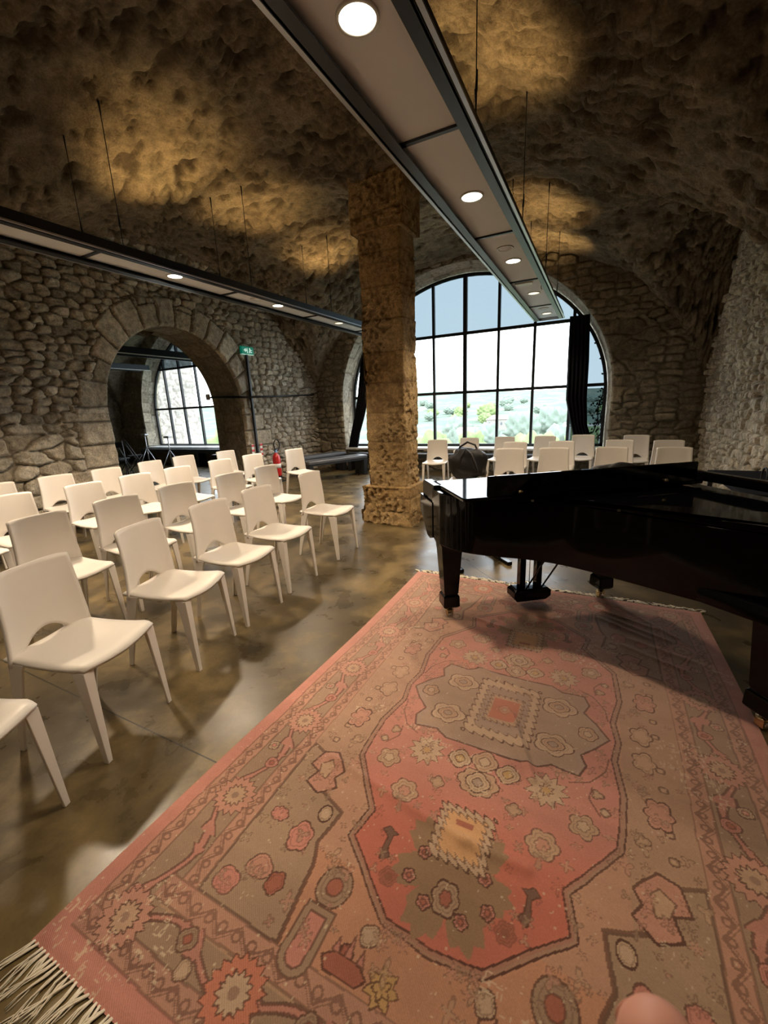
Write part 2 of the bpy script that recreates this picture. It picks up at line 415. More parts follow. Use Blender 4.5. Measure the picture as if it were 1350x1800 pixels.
def arch_ring(s, t, A, sid, h, seed):
    """dressed voussoirs and jamb blocks round an opening"""
    c, a, z0, b, zb = A
    d = arch_dist(s, t, (c, a, z0, b, -1)); ds = s - c
    ang = np.arctan2((t - z0) / b, ds / a) * (a + b) / 2
    up = t > z0
    q = np.where(up, ang / .30 + .35 * (vn(ang * 1.6, d * 3, seed) - .5), t / .30 + .5 * vn(t * 1.3, ds * 0, seed) + 50 + np.sign(ds) * 20)
    k = np.floor(q); rr = hsh(k, k * 0 + seed, 5)
    wdt = np.where(up, .24 + .26 * rr, .26 + .55 * (hsh(k, k * 0 + 3, seed)))
    inside = (d < wdt) & (d > -.2) & (t > zb - .02)
    e = np.minimum(np.minimum(q - k, 1 - (q - k)) * .34, wdt - d)
    hh = sm(e, 0, .03) * (.62 + .2 * rr)
    return np.where(inside, rr, sid), np.where(inside, hh, h), inside
def stone_wall(name, axis, const, nrm, s0, s1, t0, t1, h, cfg, mat, holes=(), depth=.045, seed=1, ring=True, top=None):
    ns = int((s1 - s0) / h) + 1; nt_ = int((t1 - t0) / h) + 1
    S, T = np.meshgrid(np.linspace(s0, s1, ns), np.linspace(t0, t1, nt_), indexing='ij')
    sid = None
    (w1, h1), (w2, h2) = cfg
    e1, i1 = stones(S, T, w1, h1, seed); e2, i2 = stones(S, T, w2, h2, seed + 7)
    mk = (fbm(S * .7, T * .9, seed + 20, 3) + .10 * (1.4 - T)) > .52
    e = np.where(mk, e2 * 1.5, e1); sid = np.where(mk, i2, i1)
    hh = sm(e, 0.0, .30) * (.45 + .75 * sid)
    mort = 1 - sm(e, .02, .14)
    for A in (holes if ring else ()):
        s2, h2_, ins = arch_ring(S, T, A, sid, hh, seed)
        sid, hh = s2, h2_; mort = np.where(ins, 1 - sm(hh, .1, .5), mort)
    hh = hh + .75 * (fbm(S * 9, T * 9, seed + 3, 4) - .5) + .9 * (fbm(S * 1.1, T * 1.1, seed + 9, 2) - .5)
    keep = np.ones((ns - 1, nt_ - 1), bool)
    for A in holes:
        d = arch_dist(S, T, A)
        S2, T2 = snap(S, T, d, A, h)
        S, T = S2, T2
        d = arch_dist(S, T, A)
        hh = hh * sm(d, 0, .03)
        dc = (d[:-1, :-1] + d[1:, :-1] + d[:-1, 1:] + d[1:, 1:]) / 4
        keep &= dc > 0
    D = const + nrm * depth * hh
    V = np.stack([D, S, T] if axis == 'x' else [S, D, T], -1).reshape(-1, 3)
    fl = (axis == 'x') == (nrm < 0)
    me = mesh_np(name, V, grid_faces(ns, nt_, keep, flip=fl), True, {'sid': sid, 'mort': mort})
    return struct(link(name, me, mat))
def reveal(name, axis, A, c0, c1, A2, mat, seed, parent=None, sgn=1, depth=.02):
    """stone soffit and jambs between two outlines"""
    n = 260; m_ = max(12, int(abs(c1 - c0) / .02))
    def outl(A):
        c, a, z0, b, zb = A
        L1 = z0 - zb; L2 = PI * (a + b) / 2; tot = 2 * L1 + L2
        out = []
        for k in range(n):
            q = tot * k / (n - 1)
            if q < L1: out.append((c + a, zb + q))
            elif q > L1 + L2: out.append((c - a, zb + tot - q))
            else:
                an = (q - L1) / L2 * PI; out.append((c + a * math.cos(an), z0 + b * math.sin(an)))
        return np.array(out), tot
    o1, tot = outl(A); o2, _ = outl(A2)
    K = np.linspace(0, 1, m_)[None, :, None]
    P = o1[:, None, :] * (1 - K) + o2[:, None, :] * K
    Dp = (c0 + (c1 - c0) * np.linspace(0, 1, m_))[None, :].repeat(n, 0)
    U = (np.linspace(0, tot, n))[:, None].repeat(m_, 1)
    e, sid = stones(U, Dp, .38, .45, seed, jit=.5, warp=.08)
    hh = sm(e, 0, .1) + .5 * (fbm(U * 6, Dp * 6, seed, 3) - .5)
    cen = np.array([A[0], A[2] - .2]); rv = P - cen; rv /= np.linalg.norm(rv, axis=-1, keepdims=True)
    fade = np.ones(m_); fade[0] = 0; fade[-1] = 0
    P = P + rv * (depth * (1 - hh) * fade[None, :])[..., None]
    V = np.stack([Dp, P[..., 0], P[..., 1]] if axis == 'x' else [P[..., 0], Dp, P[..., 1]], -1).reshape(-1, 3)
    me = mesh_np(name, V, grid_faces(n, m_, flip=sgn < 0), True, {'sid': sid, 'mort': 1 - sm(e, .01, .06)})
    return link(name, me, mat, parent)

wl = stone_wall('wall_left', 'x', XL, 1, -3.3, 9.3, 0, 4.6, .017, ((.21, .115), (.36, .19)), M['wall'], (ARCHES['left'],), .075, 3)
reveal('arch_reveal', 'x', ARCHES['left'], XL, XL - .8, ARCHES['left'], M['window_wall'], 12, wl)
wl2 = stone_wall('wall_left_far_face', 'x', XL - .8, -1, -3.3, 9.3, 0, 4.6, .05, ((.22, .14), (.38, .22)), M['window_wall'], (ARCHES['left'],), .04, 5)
wl2.name = 'wall_partition'
wr_ = stone_wall('wall_right', 'x', XR, -1, -3.3, 9.3, 0, 4.6, .017, ((.13, .10), (.20, .13)), M['pebble'], (), .07, 31)
ww = stone_wall('wall_window', 'y', YW, -1, -6.75, 1.8, 0, 4.7, .016, ((.30, .13), (.44, .24)), M['window_wall'], (ARCHES['win'],), .055, 51, False)
A_in = (-2.8, 2.90, 1.6, 2.58, .54)
reveal('window_reveal', 'y', ARCHES['win'], YW, YW + .55, A_in, M['wall'], 15, ww, -1)
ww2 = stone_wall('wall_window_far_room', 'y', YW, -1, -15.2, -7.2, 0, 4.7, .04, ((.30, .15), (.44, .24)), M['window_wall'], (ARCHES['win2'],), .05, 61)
ww2.name = 'wall_adjoining'
A_in2 = (-10.7, 2.90, 1.6, 2.58, .54)
reveal('window_reveal', 'y', ARCHES['win2'], YW, YW + .55, A_in2, M['wall'], 16, ww2, -1)
stone_wall('wall_far', 'x', -14.9, 1, -3.3, 9.3, 0, 4.6, .06, ((.22, .14), (.38, .22)), M['window_wall'], (), .04, 71)
struct(MB().box((-6.6, YB - .1, 2.3), (17.2, .2, 4.8)).build('wall_behind', M['window_wall']))
# outer skins that keep daylight out of the joints between walls and vault
struct(MB().box((XR + .25, 3, 2.4), (.3, 13, 5.2)).build('wall_outer_right', M['window_wall']))
struct(MB().box((-15.3, 3, 2.4), (.3, 13, 5.2)).build('wall_outer_left', M['window_wall']))
struct(MB().box((-6.8, 3.0, 5.05), (17.6, 13.2, .2)).build('roof_slab', M['window_wall']))
# masonry above, below and beside the two windows
mb = MB()
def fill_outline(mb, A, y0, y1, x0, x1, z1):
    c, a, z0, b, zb = A; n = 48
    xs = [c - a + 2 * a * k / n for k in range(n + 1)]
    for k in range(n):
        xa, xb = xs[k], xs[k + 1]
        za = z0 + b * math.sqrt(max(0, 1 - ((xa - c) / a) ** 2)); zc = z0 + b * math.sqrt(max(0, 1 - ((xb - c) / a) ** 2))
        P = [(x, y, z) for y in (y0, y1) for x, z in ((xa, za), (xb, zc), (xb, z1), (xa, z1))]
        mb.add(P, [(0, 1, 2, 3), (7, 6, 5, 4), (0, 4, 5, 1)])
    mb.box(((x0 + c - a) / 2, (y0 + y1) / 2, z1 / 2), (c - a - x0, y1 - y0, z1)); mb.box(((x1 + c + a) / 2, (y0 + y1) / 2, z1 / 2), (x1 - c - a, y1 - y0, z1))
    mb.box((c, (y0 + y1) / 2, zb / 2 - .01), (2 * a, y1 - y0, zb))
for A, x0, x1 in (((-2.8, 3.0, 1.6, 2.73, .5), -6.9, 1.9), ((-10.7, 3.0, 1.6, 2.73, .5), -15.3, -6.9)):
    fill_outline(mb, A, YW + .08, YW + .55, x0, x1, 5.0)
struct(mb.build('wall_outer_window_side', M['window_wall']))

def vault_z(x, y, xc=XC, a=VA, right=True, left=True):
    main = VZ + VB * np.sqrt(np.clip(1 - ((x - xc) / a) ** 2, 0, 1))
    def lun(yc, ay, z0, b): return z0 + b * np.sqrt(np.clip(1 - ((y - yc) / ay) ** 2, 0, 1))
    cr = np.maximum(lun(7.0, 2.25, 1.0, 2.95), lun(2.4, 2.3, 1.0, 2.95)); cr = np.maximum(cr, lun(-2.3, 2.3, 1.0, 2.95))
    cl = np.maximum(lun(5.25, 4.1, 1.0, 3.15), lun(-3.0, 4.1, 1.0, 3.15))
    side = np.where(x > xc, cr if right else main * 0, cl if left else main * 0)
    k = .16; h = np.clip(.5 + .5 * (main - side) / k, 0, 1)
    z = side * (1 - h) + main * h + k * h * (1 - h)
    r2 = ((x + 2.39) / 1.15) ** 2 + ((y - 4.98) / 1.5) ** 2
    return z - .42 * np.exp(-r2 * 1.6)
def vault(name, xc, a, x0, x1, y0, y1, h, seed, mat, pillar=True):
    th0 = math.acos(np.clip((x0 - xc) / a, -1, 1)); th1 = math.acos(np.clip((x1 - xc) / a, -1, 1))
    nu = int(a * abs(th0 - th1) / h); nv = int((y1 - y0) / h)
    TH, Y = np.meshgrid(np.linspace(th0, th1, nu), np.linspace(y0, y1, nv), indexing='ij')
    X = xc + a * np.cos(TH)
    Z = vault_z(X if pillar else X - xc + XC, Y, XC if pillar else XC, a)
    P = np.stack([X, Y, Z], -1)
    gu = np.gradient(P, axis=0); gv = np.gradient(P, axis=1); n = np.cross(gu, gv); n /= np.linalg.norm(n, axis=-1, keepdims=True) + 1e-9
    n = np.where(n[..., 2:3] > 0, -n, n)
    ln = math.cos(.45); U = TH * a
    e, sid = stones(U * .9 + Y * .15, Y * 1.0 - U * .25, .34, .13, seed, jit=.9, warp=.3)
    pat = fbm(U * 1.3, Y * 1.3, seed + 2, 3)                         # plaster lies smooth in places, rubble shows elsewhere
    rub = sm(pat, .38, .6)
    low = fbm(U * .9, Y * .9, seed + 4, 3) - .5
    fine = fbm(U * 5.5 + Y * 2, Y * 8 - U * 2, seed + 6, 4) - .5
    pit = sm(fbm(U * 4 + Y * 1.3, Y * 9 - U * 2, seed + 8, 3), .60, .74)
    st = fbm(U * 3.2 + Y * 1.6, Y * 13 - U * 6, seed + 11, 4)
    crack = sm(np.abs(st - .5), 0, .035); cm = sm(fbm(U * 1.9, Y * 1.9, seed + 12, 2), .42, .6)
    H = .07 * low + .065 * fine + rub * .06 * sm(e, 0, .3) * (.4 + .8 * sid) - .05 * pit - .022 * (1 - crack) * cm + .035 * (fbm(U * 9 + Y * 6, Y * 24 - U * 12, seed + 13, 3) - .5)
    P = P + n * H[..., None]
    mort = np.clip(rub * (1 - sm(e, .02, .14)) * .6 + pit * .8 + (1 - crack) * cm * .6, 0, 1)
    sid2 = np.clip(.35 + .9 * (fbm(U * 2.2, Y * 2.2, seed + 5, 4) - .5) * 1.6 + .25 * rub * (sid - .5), 0, 1)
    me = mesh_np(name, P.reshape(-1, 3), grid_faces(nu, nv), True, {'sid': sid2, 'mort': mort})
    return struct(link(name, me, mat))
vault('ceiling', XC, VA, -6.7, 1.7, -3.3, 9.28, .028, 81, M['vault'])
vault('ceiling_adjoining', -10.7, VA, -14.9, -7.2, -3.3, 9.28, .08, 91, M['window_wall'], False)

# ------------------------------------------------------------------ windows
def window(n, A):
    c, a, z0, b, zb = A
    root = empty('window_%d' % n, (c, 9.62, 0)); struct(root)
    fr = MB()
    # arched outer frame
    pts_o = [(a, zb)] + [(a * math.cos(t), z0 + b * math.sin(t)) for t in np.linspace(0, PI, 48)] + [(-a, zb)]
    k = .06
    pts_i = [(a - k, zb)] + [((a - k) * math.cos(t), z0 + (b - k) * math.sin(t)) for t in np.linspace(0, PI, 48)] + [(-a + k, zb)]
    V = []; F = []
    for (xo, zo), (xi, zi) in zip(pts_o, pts_i): V += [(xo, -.03, zo), (xi, -.03, zi), (xi, .03, zi), (xo, .03, zo)]
    for i in range(len(pts_o) - 1):
        for q in range(4): F.append((i * 4 + q, i * 4 + (q + 1) % 4, i * 4 + 4 + (q + 1) % 4, i * 4 + 4 + q))
    fr.add(V, F)
    fr.box((0, 0, zb + .03), (2 * a, .06, .06))
    fr.build('arched_frame', M['black_metal'], root)
    mx = [-2.19 + .73 * i for i in range(7)]
    mx = [x + .04 for x in mx]
    zs = [zb, 1.755, 3.0]
    def top(x): return z0 + b * math.sqrt(max(0, 1 - (x / a) ** 2))
    for x in mx:
        w = .085 if abs(x - .04) < .01 else .055
        MB().box((x, 0, (zb + top(x)) / 2), (w, .07, top(x) - zb - .04)).build('mullion', M['black_metal'], root)
    for z in zs[1:]:
        hw = a * math.sqrt(max(0, 1 - ((z - z0) / b) ** 2)) if z > z0 else a
        MB().box((0, .0, z), (2 * hw - .06, .066, .06)).build('transom', M['black_metal'], root)
    xs = [-a + .03] + mx + [a - .03]
    for i in range(len(xs) - 1):
        for j, (za, zc) in enumerate(((zb, 1.755), (1.755, 3.0), (3.0, 9))):
            x0, x1 = xs[i] + .02, xs[i + 1] - .02
            pts = []
            for t in np.linspace(0, 1, 9):
                x = x0 + (x1 - x0) * t; zt = min(zc - .02, top(x) - .03)
                pts.append((x, max(zt, za + .02)))
            if max(p[1] for p in pts) - za < .06: continue
            V = [(x, y, z) for y in (-.003, .003) for x, z in [(x0, za + .02), (x1, za + .02)] + pts[::-1]]
            nn = len(V) // 2
            F = [tuple(range(nn)), tuple(range(nn, 2 * nn))[::-1]] + [(q, (q + 1) % nn, nn + (q + 1) % nn, nn + q) for q in range(nn)]
            tint = j == 2 or (n == 1 and i >= len(xs) - 2)
            p = MB().add(V, F).build('pane', M['glass_blue' if tint else 'glass'], root)
            if tint: p['label'] = 'blue tinted pane'
    MB().box((0, -.27, zb - .02), (2 * a + .06, .44, .04)).build('window_sill', M['sill'], root)
    return root
window(1, A_in); window(2, A_in2)

# ------------------------------------------------------------------ pillar
def pillar():
    root = empty('stone_pillar', (-2.39, 4.99, 0)); tag(root, 'square weathered ochre stone pillar standing in the middle of the hall', 'pillar')
    def column(name, hx, hy, z0, z1, seed, cap_top=True, taper=0, rough=.02):
        h = .012; per = []
        r = .03
        def side(n): return np.linspace(-1, 1, n)
        nx = int(2 * hx / h); ny = int(2 * hy / h)
        pts = [(x, -hy) for x in np.linspace(-hx, hx, nx)[:-1]] + [(hx, y) for y in np.linspace(-hy, hy, ny)[:-1]] + \
              [(x, hy) for x in np.linspace(hx, -hx, nx)[:-1]] + [(-hx, y) for y in np.linspace(hy, -hy, ny)[:-1]]
        pts = np.array(pts + [pts[0]]); nrm = np.zeros_like(pts)
        # rounded corners
        q = np.sign(pts) * np.maximum(np.abs(pts) - (np.array([hx, hy]) - r), 0)
        core = pts - q; ln = np.linalg.norm(q, axis=1, keepdims=True); nrm = q / np.maximum(ln, 1e-6)
        nrm2 = np.where(ln > 1e-6, nrm, 0); pts = core + nrm2 * r
        nz = int((z1 - z0) / h); Z = np.linspace(z0, z1, nz)
        n = len(pts); u = np.concatenate([[0], np.cumsum(np.linalg.norm(np.diff(pts, axis=0), axis=1))])
        U, ZZ = np.meshgrid(u, Z, indexing='ij')
        course = ZZ / .36 + .12 * (vn(U * 2, ZZ * 0 + 3, seed) - .5)
        k = np.floor(course); jd = np.minimum(course - k, 1 - (course - k)) * .36
        sid = hsh(k, np.floor(U / .9 + .5 * (k % 2)), seed)
        pit = sm(fbm(U * 24, ZZ * 24, seed + 3, 3), .52, .64) * sm(fbm(U * 2, ZZ * 2, seed + 8, 2), .3, .6)
        H = .55 * (fbm(U * 3.5, ZZ * 3.5, seed, 4) - .5) * 2 + .4 * (fbm(U * 14, ZZ * 14, seed + 2, 3) - .5) - .8 * pit + .4 * (sid - .5)
        edge = sm(jd, 0, .015); H = H * rough - (1 - edge) * .008
        P = np.zeros((n, nz, 3)); nr = np.where(ln > 1e-6, q / np.maximum(ln, 1e-6), 0)
        P[..., :2] = pts[:, None, :] + nr[:, None, :] * H[..., None]; P[..., 2] = ZZ
        me = mesh_np(name, P.reshape(-1, 3), grid_faces(n, nz), True, {'sid': np.clip(sid + .3 * (fbm(U * 5, ZZ * 5, seed, 3) - .5), 0, 1), 'mort': np.clip(pit * .5 + (1 - edge) * .6, 0, 1)})
        o = link(name, me, M['pillar'], root)
        return o
    column('shaft', .275, .215, .46, 3.50, 3, rough=.030)
    column('plinth', .365, .30, .0, .18, 7, rough=.035)
    column('base_block', .345, .285, .17, .50, 9, rough=.05)
    MB().box((0, 0, .49), (.66, .54, .03), b=.01).build('base_ledge', M['pillar'], root)
    column('capital', .335, .275, 3.45, 4.3, 13, rough=.022)
    MB().box((0, 0, 3.46), (.62, .50, .04), b=.01).build('capital_underside', M['pillar'], root)
pillar()

# ------------------------------------------------------------------ suspended lighting beams
def beam(xc, label, full=True, y1=8.95):
    root = empty('lighting_beam', (xc, 0, BEAM_Z)); tag(root, label, 'light fitting', 'suspended lighting beams in the hall')
    y0 = -1.4; L = y1 - y0; yc = (y0 + y1) / 2
    for s in (-1, 1):
        m_ = MB()
        m_.box((s * .235, yc, .05), (.012, L, .10)); m_.box((s * .205, yc, .005), (.07, L, .01)); m_.box((s * .205, yc, .095), (.07, L, .01))
        ch = m_.build('side_channel', M['beam'], root)
        MB().box((s * .258, yc, .008), (.022, L, .012)).build('edge_strip', M['alu'], ch)
    joints = [2.67 - 1.70 * k for k in (2, 1)] + [2.67, 4.35, 6.08, 7.76]
    edges = [y0] + joints + [y1]
    for a, b in zip(edges[:-1], edges[1:]):
        MB().box((0, (a + b) / 2, .055), (.40, b - a - .02, .02)).build('acoustic_panel', M['panel'], root)
    for j in joints: MB().box((0, j, .045), (.40, .028, .03)).build('crossbar', M['beam'], root)
    MB().box((0, y1 + .004, .05), (.48, .012, .10)).build('end_plate', M['alu'], root)
    for k, ly in enumerate([.12, 1.83, 3.52, 5.21, 6.84, 8.49]):
        ring = MB().lathe((0, ly, .04), [(.088, .006), (.088, -.004), (.075, -.004), (.075, .006)], 32).build('downlight', M['white_trim'], root)
        MB().lathe((0, ly, .041), [(.001, -.002), (.073, -.002), (.073, .004), (.001, .004)], 32).build('lens', M['lamp' if k < 4 else 'lamp_dim'], ring)
        light('downlight_lamp', 'SPOT', (0, ly, .03), (0, 0, 0), DOWN_E * (.3, 1.15, 1, 1, .5, .4)[k] * (1.75 if xc < -3 else 1), WARM, root, spot_size=math.radians(124), spot_blend=.55, shadow_soft_size=.11)
    for ly in ((4.77, 8.03) if full else (4.77,)):
        sp = MB().lathe((0, ly, .04), [(.082, .006), (.082, -.004), (.066, -.004), (.062, .006)], 32).build('speaker_ring', M['white_trim'], root)
        MB().lathe((0, ly, .042), [(.001, .0), (.06, 0.0), (.06, .004), (.001, .004)], 32).build('speaker_grille', M['panel'], sp)
    if full:
        MB().box((-.03, 6.16, .03), (.22, .09, .035), b=.006).build('emergency_light', M['white_trim'], root)
        MB().tube([(.14, 6.5, .045), (.14, 6.5, .01), (.155, 6.5, .0)], .006, 6).build('small_hook', M['white_trim'], root)
    for ly in (-.6, 1.1, 2.78, 4.43, 6.25, 7.82):
        for s in (-1, 1):
            x, y = s * .21, ly + .05 * s
            zt = float(vault_z(np.array(xc + x), np.array(y))) - BEAM_Z + .03
            c = MB(); c.tube([(x, y, .09), (x, y, zt)], .0035, 6)
            c.tube([(x, y, .12), (x, y, .26)], [.003, .006], 6); c.tube([(x, y, .26), (x + .004, y, .36)], [.009, .006], 6)
            c.tube([(x, y, zt - .13), (x, y, zt - .02)], [.005, .009], 6)
            c.build('suspension_cable', M['black_metal'], root)
    ups = [3.5, 4.95, 6.6, .6] if xc < -3 else [.9, 3.9, 7.0, 8.4]
    for ly in ups:
        u = MB().lathe((0, ly, .11), [(.05, -.04), (.055, .0), (.055, .05), (.045, .055), (.04, .03)], 20).build('uplight', M['beam'], root)
        MB().lathe((0, ly, .135), [(.001, 0), (.04, 0), (.04, .003), (.001, .003)], 16).build('uplight_lens', M['lamp_dim'], u)
        light('uplight_lamp', 'SPOT', (0, ly, .175), (PI, 0, 0), UP_E, (1.0, .66, .28), root, spot_size=math.radians(96), spot_blend=.95, shadow_soft_size=.04)
    return root
beam(-.965, 'long black suspended light beam with grey panels, the nearer one running overhead to the big window')
beam(-4.265, 'long black suspended light beam with grey panels on the left, running behind the stone pillar', full=False)

# a lighting beam in the adjoining room
def far_beam(xc, label):
    root = empty('lighting_beam', (xc, 0, BEAM_Z)); tag(root, label, 'light fitting', 'suspended lighting beams in the adjoining room')
    for s in (-1, 1): MB().box((s * .22, 5.0, .06), (.03, 8.0, .15)).build('side_channel', M['beam'], root)
    MB().box((0, 5.0, .05), (.42, 8.0, .02)).build('panel', M['beam'], root)
    MB().box((.24, 5.2, -.02), (.03, 7.6, .02)).build('edge_strip', M['white_trim'], root)
    for ly in (3.0, 5.0, 7.5):
        for s in (-1, 1): MB().tube([(s * .2, ly, .1), (s * .2, ly, 1.2)], .004, 6).build('suspension_cable', M['black_metal'], root)
far_beam(-9.85, 'dark suspended beam with a pale lower edge crossing the arch opening at its top')
far_beam(-12.9, 'dark suspended beam low behind the arch opening, the farther of two in the adjoining room')

# ------------------------------------------------------------------ grand piano
def piano():
    root = empty('grand_piano', (-1.08, 2.80, 0), math.atan2(.592, .806))
    tag(root, 'glossy black concert grand piano with closed lid, standing partly on the patterned rug', 'piano')
    # local x runs along the keyboard, local y points to the player; v = -y runs to the tail
    out = [(-.04, 0.0), (-.04, .42), (.0, .55), (.09, .66), (.22, .745), (.36, .83), (.48, .94), (.575, 1.08), (.65, 1.22), (.735, 1.38),
           (.84, 1.56), (.95, 1.73), (1.07, 1.88), (1.2, 1.99), (1.33, 2.02), (1.44, 1.96), (1.50, 1.80), (1.50, 0.0)]
    def smooth(p, it=2):
        for _ in range(it):
            q = [p[0], p[1]]
            for a, b in zip(p[1:-2], p[2:-1]): q += [(a[0] * .75 + b[0] * .25, a[1] * .75 + b[1] * .25), (a[0] * .25 + b[0] * .75, a[1] * .25 + b[1] * .75)]
            q += [p[-2], p[-1]]; p = q
        return p
    O = smooth(out)
    def prof(pts, off=0.0):
        c = (.7, .9); return [(c[0] + (x - c[0]) * (1 + off), -(c[1] + (v - c[1]) * (1 + off))) for x, v in pts]
    # rim: closed case from the key end to the tail, cut back at the keyboard
    rim = [(x, v) for x, v in O]; rim[0] = (-.04, .26); rim[-1] = (1.50, .26)
    MB().prism(prof(rim), .625, .965).build('rim', M['piano'], root, bevel=.004)
    MB().prism(prof([p for p in O if p[1] >= .70] , .012), .972, .998).build('lid', M['piano'], root, bevel=.006)
    MB().box((1.50, -1.28, 1.02), (.05, 1.30, .055), b=.008).build('lid_hinge_strip', M['piano'], root)
    MB().box((1.50, -.42, .985), (.05, .44, .04), b=.006).build('hinge_rail', M['piano'], root)
    # folded front flap lying flat, and the raised music desk
    MB().box((.735, -.585, .988), (1.50, .41, .022), b=.006).build('front_flap', M['piano'], root)
    MB().box((.735, -.245, .975), (1.46, .27, .02), b=.005).build('key_cover', M['piano'], root)
    d = MB().box((.765, -.80, 1.058), (1.30, .022, .116), b=.006).build('music_desk', M['piano'], root)
    for x in (.3, 1.2): MB().lathe((x, -.815, 1.02), [(.012, -.01), (.012, .0), (.006, .008)], 12, 'y').build('hinge', M['brass'], d)
    for x, v in ((.36, .872), (.62, 1.19)): MB().box((x - .012, -v + .0, .985), (.05, .014, .012), rz=.9).build('lid_hinge_plate', M['chrome'], root)
    # cheeks: the arms at both ends of the keyboard
    def arm(x0, x1):
        low = [(.030, .745), (.046, .775), (.050, .82), (.040, .855), (.02, .872), (-.275, .872), (-.275, .625), (-.20, .60), (-.14, .605), (-.10, .635), (-.06, .675), (-.01, .72)]
        up = [(.0, .872), (.0, .962), (-.02, .985), (-.275, .985), (-.275, .872)]
        a = MB().prism(low, x0, x1, 'x').build('arm', M['piano'], root, bevel=.006)
        MB().prism(up, x0 + .012, x1 - .008, 'x').build('arm_top', M['piano_matt'], a, bevel=.005)
        MB().box(((x0 + x1) / 2, -.03, .872), (x1 - x0 + .006, .13, .010), b=.004).build('arm_ledge', M['piano'], a)
    arm(-.046, .04); arm(1.42, 1.506)
    kb = MB().box((.73, -.13, .665), (1.38, .36, .05), b=.005).build('keybed', M['piano'], root)
    MB().box((.73, .035, .70), (1.38, .025, .06), b=.006).build('key_slip', M['piano'], root)
    MB().box((.73, -.17, .86), (1.38, .02, .20), b=.004).build('fallboard', M['piano'], root)
    for x in (.07, 1.39): MB().box((x, -.06, .735), (.06, .16, .07), b=.006).build('key_block', M['piano'], root)
    keys = MB()
    for i in range(52): keys.box((.10 + .0245 * (i + .5), -.065, .728), (.0232, .15, .02))
    keys.build('white_keys', M['ivory'], root)
    keys = MB()
    for i in range(51):
        if i % 7 in (0, 2, 3, 5, 6): keys.box((.10 + .0245 * (i + 1), -.10, .744), (.011, .09, .018))
    keys.build('black_keys', M['piano_matt'], root)
    # belly braces and soundboard edge under the case
    mb = MB()
    for (x0, v0), (x1, v1) in (((.5, .3), (.9, 1.75)), ((1.0, .3), (1.1, 1.9)), ((1.35, .3), (1.3, 1.9))):
        mb.tube([(x0, -v0, .66), (x1, -v1, .66)], .045, 4)
    mb.box((.73, -.36, .65), (1.4, .10, .09)); mb.build('belly_braces', M['piano_matt'], root)
    # legs
    for lx, lv in ((.085, .234), (1.30, .233), (1.13, 1.585)):
        lg = MB(); s = []
        for hw, z in ((.088, .63), (.088, .585), (.076, .56), (.070, .50), (.052, .20), (.046, .19), (.058, .175), (.060, .10), (.046, .085)):
            s.append([(lx + a * hw, -lv + b * hw, z) for a, b in ((-1, -1), (1, -1), (1, 1), (-1, 1))])
        leg = lg.loft(s).build('leg', M['piano'], root, bevel=.004)
        c = MB(); c.lathe((lx, -lv, 0), [(.022, .088), (.022, .06), (.03, .058), (.03, .05)], 16)
        c.box((lx - .02, -lv, .038), (.008, .04, .045)); c.box((lx + .02, -lv, .038), (.008, .04, .045))
        cs = c.build('caster', M['brass'], leg)
        MB().lathe((lx, -lv, .026), [(.018, -.014), (.026, -.012), (.026, .012), (.018, .014)], 18, 'x').build('caster_wheel', M['chrome'], cs)
    # pedal lyre
    ly = MB()
    for x in (.655, .785): ly.loft([[(x + a * w, -.20 + b * .026, z) for a, b in ((-1, -1), (1, -1), (1, 1), (-1, 1))] for w, z in ((.034, .645), (.022, .45), (.022, .14))])
    lyre = ly.build('pedal_lyre', M['piano'], root, bevel=.003)
    MB().loft([[(.72 + a * w, -.20 + b * d_, z) for a, b in ((-1, -1), (1, -1), (1, 1), (-1, 1))] for w, d_, z in ((.115, .05, .05), (.145, .065, .085), (.145, .065, .13), (.12, .055, .15))]).build('lyre_box', M['piano'], lyre, bevel=.005)
    for x in (.64, .72, .80):
        MB().loft([[(x + a * w, y, z + b * .006) for a, b in ((-1, -1), (1, -1), (1, 1), (-1, 1))] for w, y, z in ((.010, -.14, .10), (.011, -.08, .10), (.019, -.03, .095), (.014, .0, .09))], True).build('pedal', M['brass'], lyre)
        MB().tube([(x, -.20, .14), (x, -.20, .64)], .003, 6).build('pedal_rod', M['chrome'], lyre)
    for x in (.66, .78): MB().tube([(x, -.24, .12), (x, -.62, .64)], .006, 8).build('lyre_brace', M['piano_matt'], lyre)
    return root
pn = piano()
def plocal(x, v, z):
    c, s = .806, .592
    return (-1.08 + x * c + v * s, 2.80 + x * s - v * c, z)

# cloth pouch and sheets lying behind the music desk
def lump(name, loc, dims, mat, seed, rz=0, n=26, amp=.25, flat=.0, parent=None, power=1.0):
    V = []; F = []
    rng = np.random.RandomState(seed); ph = rng.rand(12) * 6
    for i in range(n + 1):
        th = PI * i / n
        for j in range(n * 2):
            a = PI * j / n; d = Vector((math.sin(th) * math.cos(a), math.sin(th) * math.sin(a), math.cos(th)))
            r = 1 + amp * (.5 * math.sin(3 * d.x + ph[0] + 2 * d.z) * math.sin(4 * d.y + ph[1]) + .3 * math.sin(7 * d.z + ph[2] + 3 * d.x) + .25 * math.sin(9 * d.x + ph[3]) * math.cos(8 * d.y + ph[4]))
            p = Vector([math.copysign(abs(q) ** power, q) for q in d]) * r
            z = p.z * dims[2] / 2 + dims[2] / 2
            V.append((p.x * dims[0] / 2, p.y * dims[1] / 2, max(z, flat)))
    for i in range(n):
        for j in range(2 * n): F.append((i * 2 * n + j, i * 2 * n + (j + 1) % (2 * n), (i + 1) * 2 * n + (j + 1) % (2 * n), (i + 1) * 2 * n + j))
    mb = MB().add(V, F, True)
    return mb.build(name, mat, parent, loc, (0, 0, rz))
o = lump('cloth_pouch', plocal(1.0, .66, 1.001), (.34, .14, .115), M['bag'], 4, rz=.63, amp=.22)
